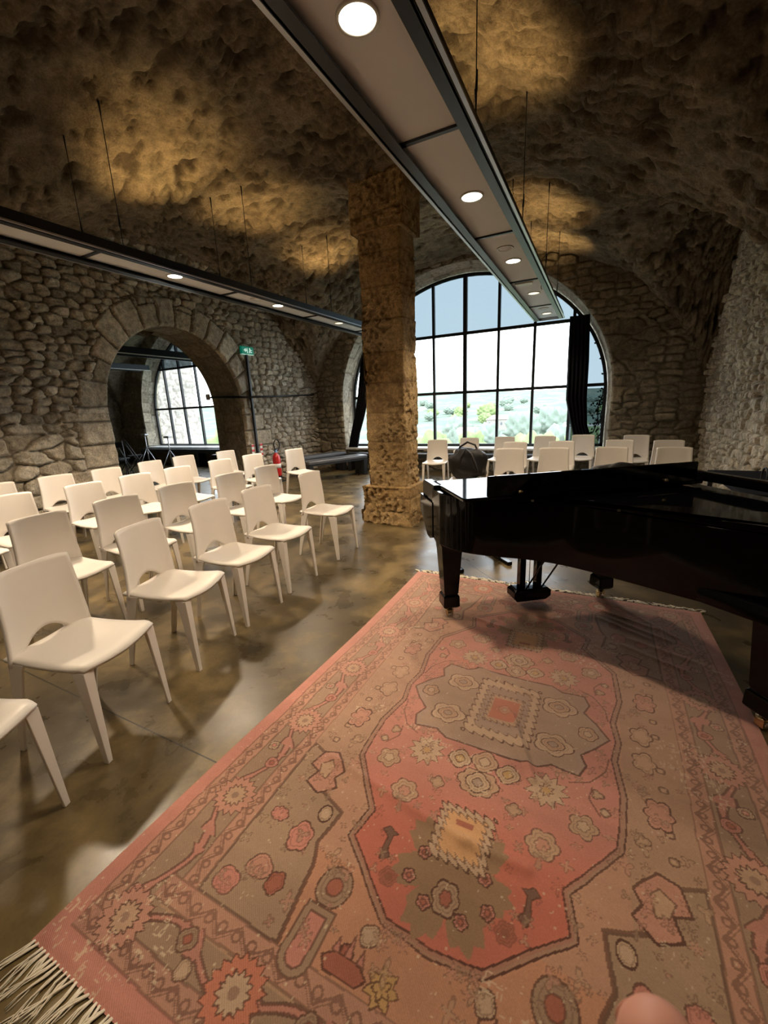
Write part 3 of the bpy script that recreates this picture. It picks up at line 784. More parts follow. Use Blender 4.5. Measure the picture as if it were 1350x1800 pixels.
tag(o, 'crumpled black cloth pouch lying on the piano behind the music desk', 'pouch')
for k, (x, rz, v) in enumerate(((.50, .55, .60), (.76, .75, .62))):
    o = MB().box((0, 0, .002), (.22, .13, .003)).build('sheet_music', M['paper'], None, plocal(x, v, .9995), (0, 0, rz))
    tag(o, 'pale sheet lying flat on the piano top, ' + ('the one toward the pillar' if k == 0 else 'the one next to the black pouch'), 'sheet music', 'sheets on the piano top')

# piano bench behind
def piano_bench():
    root = empty('piano_bench', (-.99, 3.80, 0), .75); tag(root, 'black piano bench on T shaped feet standing behind the grand piano', 'bench')
    MB().box((0, 0, .50), (.62, .34, .07), b=.02).build('seat_cushion', M['bag'], root)
    MB().box((0, 0, .445), (.58, .30, .05), b=.004).build('seat_box', M['piano'], root)
    for x in (-.25, .25):
        leg = MB().box((x, 0, .23), (.055, .055, .40), b=.004).build('leg', M['piano'], root)
        MB().box((x, 0, .02), (.05, .46, .035), b=.004).build('foot_bar', M['piano'], leg)
piano_bench()

# ------------------------------------------------------------------ the rug
def rug():
    HX, HY = 1.07, 1.53; h = .0036
    nx, ny = int(2 * HX / h), int(2 * HY / h)
    X, Y = np.meshgrid(np.linspace(-HX, HX, nx), np.linspace(-HY, HY, ny), indexing='ij')
    wx = X + .006 * (fbm(X * 14, Y * 14, 5, 2) - .5) + .02 * (fbm(X * 2, Y * 2, 6, 2) - .5); wy = Y + .006 * (fbm(X * 14, Y * 14, 7, 2) - .5) + .02 * (fbm(X * 2, Y * 2, 8, 2) - .5)
    ax, ay = np.abs(wx), np.abs(wy)
    lin = lambda r, g, b: np.array([(c / 255) ** 2.2 for c in (r, g, b)])
    PINK, ROSE, RED = lin(190, 124, 106), lin(182, 132, 108), lin(182, 92, 72)
    OLIVE, TAUPE, BEIGE, SAND = lin(142, 124, 96), lin(134, 112, 90), lin(178, 150, 116), lin(166, 138, 104)
    DARK, BROWN, GREY, CREAM, OCHRE, RUST = lin(84, 56, 44), lin(108, 74, 56), lin(150, 136, 116), lin(186, 164, 130), lin(182, 148, 84), lin(146, 74, 52)
    C = np.zeros(X.shape + (4,)); C[..., :3] = PINK      # fourth channel: how much drawn line lies on the spot
    def lput(Cw, m_, col, a=1.0):
        v = Cw[m_]
        if col is BROWN or col is DARK: v[:, 3] = np.maximum(v[:, 3], a * (1.0 if col is DARK else .8))
        else: v[:, :3] = v[:, :3] * (1 - a) + col * a; v[:, 3] *= (1 - a)
        Cw[m_] = v
    def put(mask, col, a=1.0): lput(C, mask, col, a)
    def shape(d, fill, line=DARK, lw=.006, a=1.0):
        if fill is not None: put(d < 0, fill, a)
        if line is not None: put(np.abs(d) < lw * .75, line, .85)
    def seg(px, py, x0, y0, x1, y1):
        dx, dy = x1 - x0, y1 - y0; t = np.clip(((px - x0) * dx + (py - y0) * dy) / (dx * dx + dy * dy + 1e-9), 0, 1)
        return np.hypot(px - x0 - t * dx, py - y0 - t * dy)
    def poly_d(px, py, P, closed=True):
        d = np.full(px.shape, 9.0); ins = np.zeros(px.shape, bool); n = len(P)
        for i in range(n if closed else n - 1):
            (x0, y0), (x1, y1) = P[i], P[(i + 1) % n]
            d = np.minimum(d, seg(px, py, x0, y0, x1, y1))
            if closed:
                c = ((y0 > py) != (y1 > py)) & (px < (x1 - x0) * (py - y0) / (y1 - y0 + 1e-12) + x0); ins ^= c
        return np.where(ins, -d, d) if closed else d
    def win(cx, cy, r): # index window for speed
        i0 = max(0, int((cx - r + HX) / h)); i1 = min(nx, int((cx + r + HX) / h) + 2); j0 = max(0, int((cy - r + HY) / h)); j1 = min(ny, int((cy + r + HY) / h) + 2)
        return slice(i0, i1), slice(j0, j1)
    def local(cx, cy, r, fn):
        w = win(cx, cy, r)
        if w[0].start >= w[0].stop or w[1].start >= w[1].stop: return
        px, py = wx[w] - cx, wy[w] - cy; fn(px, py, C[w])
    def flower(cx, cy, R, n, c1, c2, c3, line=BROWN, depth=.22, ph=0, inner=.55, lw=.004):
        def fn(px, py, Cw):
            r = np.hypot(px, py); t = np.arctan2(py, px) + ph
            saw = np.abs(((t * n / (2 * PI)) % 1) - .5) * 2
            ro = R * (1 - depth * (1 - saw) ** .8); ri = R * inner * (1 - depth * 1.3 * (1 - np.abs((((t + PI / n) * (n * .75) / (2 * PI)) % 1) - .5) * 2))
            lput(Cw, r < ro, c1); lput(Cw, np.abs(r - ro) < lw * .8, line, .95)
            lput(Cw, r < ri, c2); lput(Cw, np.abs(r - ri) < lw * .9, DARK, .8)
            lput(Cw, r < R * .16, c3)
        local(cx, cy, R * 1.2, fn)
    def blob(cx, cy, R, n, fill, line=BROWN, depth=.18, ph=0, sq=1.0, core=None, lw=.0035):
        def fn(px, py, Cw):
            r = np.hypot(px, py / sq); t = np.arctan2(py, px) + ph; ro = R * (1 - depth + depth * np.abs(np.cos(t * n / 2)))
            lput(Cw, r < ro, fill); lput(Cw, np.abs(r - ro) < lw * .8, line, .95); lput(Cw, np.abs(r - ro * .72) < .0018, BROWN, .45)
            if core is not None: lput(Cw, r < ro * .45, core); lput(Cw, np.abs(r - ro * .45) < lw * .8, line, .7)
        local(cx, cy, R * max(1, sq) * 1.2, fn)
    def scallop(cx, cy, hx, hy, k, fill, line=BROWN, lw=.004):
        def fn(px, py, Cw):
            ex, ey = hx * (1 + .0 * px), hy
            d = np.maximum(np.abs(px) - hx, np.abs(py) - hy) + .018 * (1 - np.abs(np.cos((px + py) * PI / k)))
            lput(Cw, d < 0, fill); lput(Cw, np.abs(d) < lw, line, .85)
        local(cx, cy, max(hx, hy) * 1.3, fn)
    def line(P, col=BROWN, lw=.005, sym=True, a=.85):
        d = poly_d(ax if sym else wx, ay if sym else wy, P, False); put(d < lw, col, a)
    # --- ground bands
    put((ax < 1.00) & (ay < 1.465), SAND)
    put((ax < .935) & (ay < 1.40 + .05), OLIVE * .95)
    put((ax < .80) & (ay < 1.31), SAND)
    def guard(c_lo, c_hi, horizontal, per):
        a_, o_ = (ay, wx) if horizontal else (ax, wy); lim = (ax < c_hi + (-.46 if horizontal and c_hi < 1.35 else (-.46 if horizontal else 0))) if horizontal else (ay < c_hi + .46)
        mid, w = (c_lo + c_hi) / 2, (c_hi - c_lo) / 2
        band = (a_ > c_lo) & (a_ < c_hi) & lim
        z = ((o_ / per) % 1); wav = mid + w * .62 * (np.abs(z - .5) * 4 - 1)
        put(band, ROSE * .95, .7)
        put(band & (np.abs(a_ - wav) < .0045), BROWN, .7); put(band & (np.abs(a_ - wav - .012) < .0022), DARK, .5)
        z2 = ((o_ / per + .25) % .5 - .25) * per
        rr = np.hypot(z2, (a_ - mid) * 1.0); put(band & (np.abs(rr - w * .35) < .0035), BROWN, .7)
        for e_ in (c_lo, c_hi): put((np.abs(a_ - e_) < .004) & lim, BROWN, .6)
    guard(.935, 1.0, False, .105); guard(1.40, 1.465, True, .105)
    guard(.735, .80, False, .105); guard(1.225, 1.30, True, .115)
    # corner of main border in order: everything between guard bands is olive with rosettes and arabesque leaves
    def vine(side):
        P = wy if side == 'v' else wx; Q = ax if side == 'v' else ay; cq = .868 if side == 'v' else 1.35
        lim = (ay < 1.36) if side == 'v' else (ax < .86)
        w = cq + .038 * np.sin(P * 2 * PI / .46 + PI / 2); band = (np.abs(Q - cq) < .062) & lim
        thick = .010 + .018 * np.clip(np.sin(P * 4 * PI / .46), 0, 1) * (1 + .6 * np.sign(np.sin(P * 70)))
        put(band & (np.abs(Q - w) < thick), PINK * .92, .85)
        put(band & (np.abs(np.abs(Q - w) - thick) < .0045), BROWN, .85)
    vine('v'); vine('h')
    for sx in (-1, 1):
        for k in range(-3, 4):
            y = k * .46
            flower(sx * .868, y, .088, 17, ROSE, BEIGE, TAUPE, ph=k)
            if abs(k) < 3:
                blob(sx * .842, y + .19, .030, 3, PINK, core=RUST); blob(sx * .90, y + .27, .026, 4, CREAM, core=PINK, ph=.5)
    for sy in (-1, 1):
        for x in (-.43, 0, .43):
            flower(x, sy * 1.36, .090, 17, lin(190, 110, 80), CREAM, TAUPE, ph=x)
        for x in (-.645, -.215, .215, .645):
            blob(x, sy * 1.33, .034, 4, OLIVE, core=RUST); blob(x + .05, sy * 1.385, .026, 3, CREAM)
    # --- field
    fld = (ax < .735) & (ay < 1.225)
    put(fld, lin(178, 138, 108))
    put(fld & (ax > .52), OLIVE * 1.15, .55)
    put(fld & (ay > .95), lin(190, 130, 90), .55)
    shape(np.where(fld, poly_d(ax, ay, [(.40, 1.225), (.44, 1.0), (.47, .93), (.445, .80), (.60, .74), (.62, .60), (.735, .56), (.735, 1.225)]), 9), OLIVE * 1.1, BROWN, .010)
    # small arches, ovals and stepped corner pieces
    for sx in (-1, 1):
        for sy in (-1, 1):
            def loc_arch(cx, cy, w_, l_, fill, edge):
                def fn(px, py, Cw):
                    py = py * sy; d = np.where(py < l_, np.abs(px) - w_, np.hypot(px, py - l_) - w_); d = np.maximum(d, -py - l_)
                    lput(Cw, d < .022, edge); lput(Cw, np.abs(d - .022) < .0035, BROWN, .8); lput(Cw, d < 0, fill); lput(Cw, np.abs(d) < .003, BROWN, .8)
                local(cx, cy, .2, fn)
            loc_arch(sx * .335, sy * 1.17, .028, .055, PINK, OLIVE)
            blob(sx * .335, sy * 1.03, .056, 2, OLIVE, sq=1.3, core=RUST)
            blob(sx * .54, sy * .94, .045, 5, PINK, sq=1.3, ph=.7); blob(sx * .66, sy * .90, .036, 7, PINK, sq=.8)
            blob(sx * .50, sy * .83, .026, 2, CREAM, sq=1.5, line=DARK)
            blob(sx * .60, sy * 1.08, .050, 3, ROSE, sq=.8, ph=.3); blob(sx * .67, sy * 1.16, .045, 4, PINK, ph=1)
            blob(sx * .52, sy * 1.10, .032, 5, RUST, sq=1.2)
            blob(sx * .17, sy * 1.02 if False else sy * 1.10, .030, 4, CREAM, ph=.4); blob(sx * .21, sy * 1.16, .022, 5, RUST, line=DARK)
            # boat
            P = [(.13, 1.19), (.16, 1.17), (.24, 1.17), (.27, 1.19), (.25, 1.215), (.15, 1.215)]
            shape(poly_d(wx * sx, wy * sy, P), RUST, DARK, .004)
            for q in (.16, .20, .24): shape(poly_d(wx * sx, wy * sy, [(q - .012, 1.17), (q + .012, 1.17), (q + .004, 1.115 + abs(q - .2) * .5)]), PINK * .9, BROWN, .0035)
            # border of diamonds
            for k in range(5): blob(sx * .655, sy * (.10 + .10 * k), .016, 4, BEIGE, sq=1.0, ph=PI / 4)
            # stepped leaf brackets
            shape(poly_d(wx * sx, wy * sy, [(.56, .60), (.60, .56), (.66, .58), (.68, .66), (.63, .68), (.65, .74), (.58, .77), (.52, .72), (.55, .68), (.53, .64)]), ROSE, DARK, .006)
            shape(poly_d(wx * sx, wy * sy, [(.575, .64), (.60, .61), (.64, .64), (.62, .69), (.585, .70)]), BEIGE, BROWN, .004)
            blob(sx * .63, sy * .33, .05, 6, ROSE, depth=.3, sq=1.5, line=DARK); blob(sx * .60, sy * .08, .045, 5, BEIGE, depth=.3, sq=1.4, line=BROWN)
            blob(sx * .565, sy * .46, .028, 3, BEIGE, depth=.4)
    for sy in (-1, 1):
        flower(-.085 * sy * -1, sy * 1.185, .050, 7, OCHRE, OCHRE, OCHRE, line=BROWN, depth=.4)
    # pink field with stepped octagon outline
    Pf = [(0, 1.065), (.15, 1.05), (.37, .86), (.345, .74), (.42, .64), (.50, .53), (.52, .30), (.49, .12), (.52, -.05)]
    Pq = [(-.1, 1.065)] + Pf + [(-.1, -.05)]
    dq = poly_d(ax, ay, Pq)
    put(dq < 0, PINK); gr = sm(-wy, .45, .80)[..., None] * (dq < 0)[..., None]; C[..., :3] = C[..., :3] * (1 - gr) + RED * gr
    gr = sm(wy, .60, .95)[..., None] * (dq < 0)[..., None] * .4; C[..., :3] = C[..., :3] * (1 - gr) + RED * gr
    put(np.abs(dq) < .010, TAUPE, .7); put(np.abs(np.abs(dq) - .011) < .0030, DARK, .9)
    for sx in (-1, 1):
        for sy in (-1, 1):
            # birds, red flowers
            Pb = [(.235, .78), (.215, .785), (.232, .80), (.232, .85), (.215, .875), (.245, .89), (.252, .86), (.247, .81), (.275, .79), (.262, .775), (.25, .77)]
            shape(poly_d(wx * sx, wy * sy, Pb), lin(62, 48, 36), DARK, .003)
            blob(sx * .19, sy * .93, .032, 6, RUST, line=lin(120, 50, 30), core=lin(110, 52, 30))
            flower(sx * .25, sy * .385, .085, 11, CREAM, BEIGE, OCHRE, line=DARK, depth=.38, inner=.35, lw=.0032)
            blob(sx * .385, sy * .49, .052, 5, BEIGE, depth=.28, core=CREAM, line=BROWN); blob(sx * .26, sy * .615, .058, 6, BEIGE, depth=.22, core=ROSE, line=BROWN)
            blob(sx * .15, sy * .52, .030, 4, BEIGE, depth=.3, line=BROWN)
            blob(sx * .43, sy * .33, .024, 3, BEIGE, depth=.4); blob(sx * .455, sy * .40, .018, 4, CREAM)
            for tt in np.linspace(0, 1, 22):
                pass
    rm = random.Random(12)
    for _ in range(150):   # small sprigs, buds and hooks strewn over the field
        x, y = rm.uniform(.03, .72), rm.uniform(.05, 1.2); k = rm.choice((3, 4, 5, 6)); r_ = rm.uniform(.010, .024); ph = rm.uniform(0, 3); f_ = rm.choice((None, None, BEIGE, OLIVE, ROSE)); q = rm.uniform(.6, 1.6)
        for sx in (-1, 1):
            for sy in (-1, 1):
                def sprig(px, py, Cw):
                    px, py = px * sx, py * sy; r = np.hypot(px, py / q); t = np.arctan2(py, px) + ph; ro = r_ * (.62 + .38 * np.cos(t * k))
                    if f_ is not None: lput(Cw, r < ro, f_, .6)
                    lput(Cw, np.abs(r - ro) < .0026, BROWN, .55)
                local(sx * x, sy * y, .05, sprig)
    line([(.47, .12), (.455, .2), (.40, .28), (.33, .31)], BROWN, .003); line([(.44, .42), (.40, .36), (.41, .30)], BROWN, .003)
    # scarlet end medallions with olive leaves
    for sy in (-1, 1):
        def leaves(px, py, Cw):
            r = np.hypot(px, py * .85); t = np.arctan2(py, px); ro = .205 * (.55 + .45 * np.abs(np.cos(t * 3.5 + .4)) ** .5) * (1 - .25 * (np.abs(((t * 26 / (2 * PI)) % 1) - .5)))
            lput(Cw, r < ro, lin(122, 104, 70))
        local(0, sy * .83, .28, leaves)
        for dx, dy in ((-.105, .81), (-.06, .955), (.105, .81), (.06, .955), (-.13, .90), (.13, .90)):
            blob(dx, sy * dy, .023, 5, PINK, line=DARK, core=RUST, depth=.22)
        blob(0, sy * .915, .045, 6, OLIVE * 1.2, line=DARK, core=RUST, sq=1.25)
        scallop(0, sy * .70, .105, .115, .035, CREAM * .9, DARK)
        scallop(0, sy * .70, .078, .088, .03, lin(202, 158, 104), BROWN)
        put((np.abs(wx) < .032) & (np.abs(wy - sy * .655) < .010), RUST)
        blob(0, sy * .455, .085, 8, BEIGE, line=DARK, sq=.8, depth=.15); blob(0, sy * .455, .05, 4, CREAM, line=DARK, core=GREY)
        blob(-.10, sy * .37, .048, 4, CREAM, line=DARK, core=OCHRE); blob(.10, sy * .37, .048, 4, CREAM, line=DARK, core=OCHRE)
        blob(0, sy * .345, .055, 4, BEIGE, line=DARK, core=CREAM)
    # central grey medallion
    shape(poly_d(ax, ay, [(-.1, .285), (.20, .285), (.255, .25), (.36, .265), (.385, .20), (.36, .14), (.42, .08), (.475, 0), (.475, -.1), (-.1, -.1)]), GREY * 1.02, DARK, .006)
    put((poly_d(ax, ay, [(-.1, .265), (.19, .265), (.245, .235), (.34, .24), (.35, .20), (.335, .14), (.39, .08), (.44, 0), (.44, -.1), (-.1, -.1)]) < 0), OLIVE * 1.25, .55)
    for sx in (-1, 1):
        for sy in (-1, 1):
            blob(sx * .245, sy * .13, .088, 5, CREAM, line=DARK, sq=.78, depth=.22, lw=.004); blob(sx * .245, sy * .13, .050, 4, BEIGE, line=DARK, sq=.8, core=GREY)
    for sx in (-1, 1): blob(sx * .385, 0, .045, 5, BEIGE, line=DARK, core=CREAM)
    scallop(0, 0, .155, .215, .045, CREAM, DARK, .004); scallop(0, 0, .115, .165, .04, GREY, BROWN, .0035)
    scallop(0, 0, .085, .105, .03, BEIGE, BROWN); put((np.abs(wx) < .062) & (np.abs(wy) < .075), lin(180, 100, 72))
    blob(0, 0, .03, 4, lin(206, 150, 112), line=RUST, core=CREAM)
    # --- wear: pale worn streaks, abrash; then a paler pink mixed in toward the far side
    al = C[..., 3:4]; C = C[..., :3]
    C = C * .78 + lin(200, 154, 130) * .22; C = C * np.array([1.0, 1.0, 1.12])
    hal = (np.roll(al, 2, 0) + np.roll(al, -2, 0) + np.roll(al, 2, 1) + np.roll(al, -2, 1)) / 4   # worn pile lightens beside the drawn lines
    C = C * (1 + .10 * hal * (1 - al))
    al = np.clip(al * (.85 + .4 * fbm(X * 5, Y * 5, 66, 3)[..., None]), 0, .95); C = C * (1 - al) + lin(74, 46, 38) * al
    blot = fbm(X * 3, Y * 3, 60, 4)[..., None]
    C = C * (.80 + .42 * blot)
    C = C * (.90 + .2 * fbm(X * 1.1, Y * 22, 61, 3)[..., None])
    wm = fbm(X * 2.6, Y * 2.6, 63, 3)
    wear = ((hsh(np.floor(X / .0042), np.floor(Y / .016), 4) > .90) | (hsh(np.floor(X / .016), np.floor(Y / .0042), 9) > .93)) & (wm > .53) & (fbm(X * 18, Y * 18, 62, 3) > .48)
    wear |= (hsh(np.floor(X / .005), np.floor(Y / .005), 14) > .994)
    C[wear] = C[wear] * .40 + lin(216, 196, 168) * .60
    fade = (.06 + .22 * sm(Y, -.9, .6))[..., None]
    C = C * (1 - fade) + lin(196, 160, 148) * fade
    weave = (.95 + .1 * hsh(np.floor(X / h / 1.0), np.floor(Y / h / 1.0), 3))[..., None]; C = C * weave
    C = np.clip(C * 1.0, 0, 1)
    # --- creases and ripples in the cloth
    def ridge(x0, y0, x1, y1, hgt_, w):
        return hgt_ * np.exp(-(seg(X, Y, x0, y0, x1, y1) / w) ** 2)
    Z = .006 + .003 * (fbm(X * 3, Y * 3, 70, 3) - .3)
    Z = Z + ridge(-.62, -.60, .02, -.72, .011, .02) + ridge(.0, -.72, .22, -.72, .012, .02) + ridge(.05, -.02, .19, -.36, .012, .016) + ridge(-.45, .40, .12, .16, .010, .014) + ridge(-.35, .85, -.1, .78, .008, .02)
    for k, (a_, b_, c_, d_) in enumerate(((.55, 1.42, .85, 1.08), (.45, 1.3, .75, 1.15), (.5, 1.2, .8, 1.02), (.42, 1.18, .70, 1.0), (.6, .95, .9, .82), (.55, .86, .85, .70))):
        Z = Z + ridge(a_, b_, c_, d_, .006, .020)
    Z = Z + .004 * sm(Y, 1.35, 1.53) * (fbm(X * 9, Y * 3, 71, 2))
    edge = np.minimum(HX - np.abs(X), HY - np.abs(Y)); Z = Z * (.35 + .65 * sm(edge, 0, .03)) + .002
    GX = X - .325 + .012 * np.sin(Y * 2.1 + .6) * sm(np.abs(X), .6, 1.07); GY = Y + 1.83 + .018 * (fbm(X * 2.2, Y * 0 + 1, 72, 2) - .5) * sm(np.abs(Y), 1.2, 1.53)
    V = np.stack([GX, GY, Z], -1).reshape(-1, 3)
    col = np.concatenate([C, np.ones(C.shape[:2] + (1,))], -1)
    me = mesh_np('rug', V, grid_faces(nx, ny), True, colors={'pattern': col.reshape(-1, 4)})
    mt, nt, b = new_mat('woven_wool'); L = nt.links.new
    a = nt.nodes.new('ShaderNodeAttribute'); a.attribute_name = 'pattern'
    tc = nt.nodes.new('ShaderNodeTexCoord'); w1 = nt.nodes.new('ShaderNodeTexWave'); w1.inputs['Scale'].default_value = 75; w1.bands_direction = 'DIAGONAL'; w1.inputs['Distortion'].default_value = 1.5
    no = nt.nodes.new('ShaderNodeTexNoise'); no.inputs['Scale'].default_value = 260; no.inputs['Detail'].default_value = 3
    L(tc.outputs['Object'], w1.inputs['Vector']); L(tc.outputs['Object'], no.inputs['Vector'])
    mr = nt.nodes.new('ShaderNodeMapRange'); mr.inputs[3].default_value = .80; mr.inputs[4].default_value = 1.18; L(no.outputs['Fac'], mr.inputs[0])
    mu = nt.nodes.new('ShaderNodeMix'); mu.data_type = 'RGBA'; mu.blend_type = 'MULTIPLY'; mu.inputs[0].default_value = 1; L(a.outputs['Color'], mu.inputs[6]); L(mr.outputs[0], mu.inputs[7])
    L(mu.outputs[2], b.inputs['Base Color']); b.inputs['Roughness'].default_value = .95; b.inputs['Specular IOR Level'].default_value = .15
    b.inputs['Sheen Weight'].default_value = .15
    bp = nt.nodes.new('ShaderNodeBump'); bp.inputs['Strength'].default_value = .35; bp.inputs['Distance'].default_value = .003; L(w1.outputs['Fac'], bp.inputs['Height']); L(bp.outputs[0], b.inputs['Normal'])
    root = empty('patterned_rug', (0, 0, 0)); tag(root, 'large faded pink oriental rug with flower medallions and knotted fringe, lying on the concrete floor', 'rug')
    link('rug_pile', me, mt, root)
    fringe_mat = simple('cream_cotton_fringe', (.78, .71, .58), .9, noise=.1, nscale=200)
    rng = random.Random(3)
    for sy, name in ((-1, 'near_fringe'), (1, 'far_fringe')):
        fr = MB()
        n = 118
        for k in range(n):
            x = -1.385 + 2.12 * k / (n - 1) + rng.uniform(-.004, .004); y = 1.83 + sy * 1.527
            if sy < 0 or True:
                ln = rng.uniform(.10, .15) if sy < 0 else rng.uniform(.045, .075)
                sl = rng.uniform(-.35, .35) + (-.25 if sy < 0 else rng.choice((-1, 1)) * .8)
                for q in range(3 if sy < 0 else 2):
                    w = rng.uniform(-.008, .008); z = .004
                    pts = [(x + w * .3, y, .005)]
                    for s_ in range(1, 5):
                        t = s_ / 4; pts.append((x + sl * ln * t + w * t * 1.6 + .006 * math.sin(t * 5 + k + q), y + sy * ln * t, .004 + .003 * math.sin(t * 4 + q)))
                    fr.tube(pts, [.003, .0028, .0022, .0018, .001] if sy < 0 else [.004, .0045, .0045, .004, .003], 5)
        f = fr.build(name, fringe_mat, root); f['kind'] = 'stuff'
rug()

# ------------------------------------------------------------------ chairs
def make_chair(loc, ang, label, group):
    root = empty('stacking_chair', loc, ang); tag(root, label, 'chair', group)
    # seat
    n, k = 15, 13; V = []
    for i in range(n):
        r = i / (n - 1); x = -.205 + .445 * r; w = .200 + .018 * r
        for j in range(k):
            a = -1 + 2 * j / (k - 1); xx = x
            y = a * w * (1 - .06 * max(0, r - .85) / .15 * abs(a) ** 6)
            z = .468 + .016 * a * a + .014 * ((r - .55) / .5) ** 2 - .022 * max(0, (r - .86) / .14) ** 2 * (1 - .3 * abs(a)) - .010 * abs(a) ** 8
            V.append((xx - .022 * (a * a) * max(0, r - .7) / .3, y, z))
    seat = link('seat', mesh_np('seat', V, grid_faces(n, k)), M['chair'], root)
    s = seat.modifiers.new('s', 'SOLIDIFY'); s.thickness = .018; s.offset = -1 
    # backrest with moulded sides and the crescent gap above the seat
    n, k = 17, 25; V = []
    for j in range(k):
        a = -1 + 2 * j / (k - 1)
        zb = .455 + (.09 * (1 - (a / .62) ** 2) if abs(a) < .62 else 0); zt = .865 - .010 * abs(a) ** 8
        for i in range(n):
            z = zb + (zt - zb) * i / (n - 1); q = (z - .455) / .41
            w = .212 - .026 * q - .006 * math.sin(q * PI); x = -.212 + .030 * math.sin(q * 1.2) - .035 * q ** 2 + .050 * abs(a) ** 3.2 * (1 - .45 * q)
            V.append((x, a * w, z))
    back = link('backrest', mesh_np('backrest', V, grid_faces(k, n)), M['chair'], root)
    s = back.modifiers.new('s', 'SOLIDIFY'); s.thickness = .014; s.offset = 0
    # legs: tapered angle sections
    def leg(top, foot, wx, wy, sx, sy, zt):
        mb = MB(); secs = []
        for t in (0, .08, .25, .5, .75, 1.0):
            z = zt * (1 - t); cx = top[0] + (foot[0] - top[0]) * t; cy = top[1] + (foot[1] - top[1]) * t
            a = wx * (1 - .62 * min(1, t * 1.05)) ; b = wy * (1 - .50 * t); th = .013
            a = max(a, .024); b = max(b, .024)
            if t == 0: a *= 1.12; b *= 1.05
            P = [(0, 0), (a, 0), (a, th), (th, th), (th, b), (0, b)]
            secs.append([(cx - sx * p, cy - sy * q_, z) for p, q_ in P])
        return mb.loft(secs).build('leg', M['chair'], root, bevel=.003)
    for sy in (-1, 1):
        leg((.214, sy * .209), (.236, sy * .212), .062, .05, 1, sy, .455)
        leg((-.184, sy * .205), (-.262, sy * .206), .074, .030, -1, sy, .468)
    return root
PROTO = None
NPLACED = {}
def place_chair(x, y, ang, label, group):
    global PROTO
    if PROTO is None:
        PROTO = make_chair((x, y, 0), ang, label, group); return PROTO
    o = copy_tree(PROTO); o.location = (x, y, 0); o.rotation_euler = (0, 0, ang)
    tag(o, label, 'chair', group); return o
def from_top(tx, ty, adeg):  # chair centre from where the middle of its top edge stands
    a = math.radians(adeg); return tx + .19 * math.cos(a), ty + .19 * math.sin(a), a
ORD = ['first', 'second', 'third', 'fourth', 'fifth', 'sixth', 'seventh', 'eighth']
rows = [
 ('row along the rug', [(-1.967, .338, 17, 'c'), (-2.138, .929, 16, 'c'), (-2.325, 1.58, 16, 'c'), (-2.405, 2.15, 4, 'c'), (-2.475, 2.73, 2, 'c'), (-2.52, 3.56, 2, 'c')]),
 ('second row back from the rug', [(-3.51, 1.44, 3, 't'), (-3.57, 2.03, -1, 't'), (-3.64, 2.65, -2, 't'), (-3.62, 3.31, -4, 't'), (-3.64, 3.91, -2, 't')]),
 ('third row back from the rug', [(-4.86, 1.80, -4, 't'), (-4.78, 2.42, 0, 't'), (-4.84, 3.02, -4, 't'), (-4.87, 3.61, -5, 't'), (-4.92, 4.36, -8, 't'), (-4.91, 5.01, -9, 't'), (-4.73, 5.83, -14, 't')]),
 ('row nearest the left stone wall', [(-5.95, 2.11, -3, 't'), (-5.93, 2.71, -3, 't'), (-5.90, 3.30, -6, 't'), (-6.04, 4.03, -2, 't'), (-6.13, 4.69, -8, 't'), (-5.98, 5.45, -8, 't')]),
]
for rn, cs in rows:
    cs = [c for c in cs if c[3] != 'x']
    for i, (x, y, a, k) in enumerate(cs):
        if k == 't': cx, cy, ang = from_top(x, y, a)
        else: cx, cy, ang = x, y, math.radians(a)
        lab = 'white plastic chair, %s from the camera in the %s' % (ORD[i], rn)
        if rn.startswith('row along') and i == 0: lab = 'white plastic chair cut off at the lower left, only seat and front legs in view'
        place_chair(cx, cy, ang, lab, 'white chairs left of the stone pillar')
# one more at the left edge, in the second row, of which only a corner of the seat shows
place_chair(-4.55, 1.31, math.radians(4), 'white plastic chair at the left edge, only a seat corner and front leg showing', 'white chairs left of the stone pillar')
right = [
 ('front row behind the piano', [(-1.65, 5.84, 8), (-1.09, 6.07, 2), (-.52, 6.18, 4), (.18, 6.28, 2), (.87, 6.30, 2)]),
 ('middle row behind the piano', [(-1.19, 7.07, -4), (-.50, 7.21, -2), (.31, 7.38, -8), (.93, 7.30, -3)]),
 ('back row by the big window', [(-2.69, 7.54, 8), (-2.19, 7.95, -4), (-1.56, 8.13, -6), (-.86, 8.26, -8), (-.23, 8.45, -5), (.59, 8.30, -5)]),
]
for rn, cs in right:
    for i, (x, y, a) in enumerate(cs):
        cx, cy, ang = from_top(x, y, -90 + a)
        lab = 'white plastic chair, %s from the pillar in the %s' % (ORD[i], rn)
        if rn.startswith('front') and i == 0: lab = 'white plastic chair carrying the big black bag, behind the piano'
        place_chair(cx, cy, ang, lab, 'white chairs between piano and window')

# big black bag on its chair
def bag():
    a = math.radians(-82); x, y = -1.65 + .20 * math.cos(a), 5.84 + .20 * math.sin(a)
    root = empty('tote_bag', (x + .06, y, .49), .1); tag(root, 'large slouching black tote bag sitting on a white chair behind the piano', 'bag')
    lump('bag_body', (0, 0, 0), (.50, .28, .42), M['bag'], 11, amp=.16, parent=root, n=40, power=.72)
    MB().tube([(-.10, -.13, .20), (-.08, -.17, .32), (-.02, -.13, .42), (.06, -.16, .36), (.12, -.185, .24), (.16, -.175, .10)], [.008, .010, .012, .012, .010, .008], 8).build('strap', M['strap'], root)
    MB().tube([(-.20, .0, .30), (-.12, .02, .44), (-.02, 0, .50), (.08, .02, .46), (.14, 0, .34)], .014, 8).build('handle', M['bag'], root)
bag()

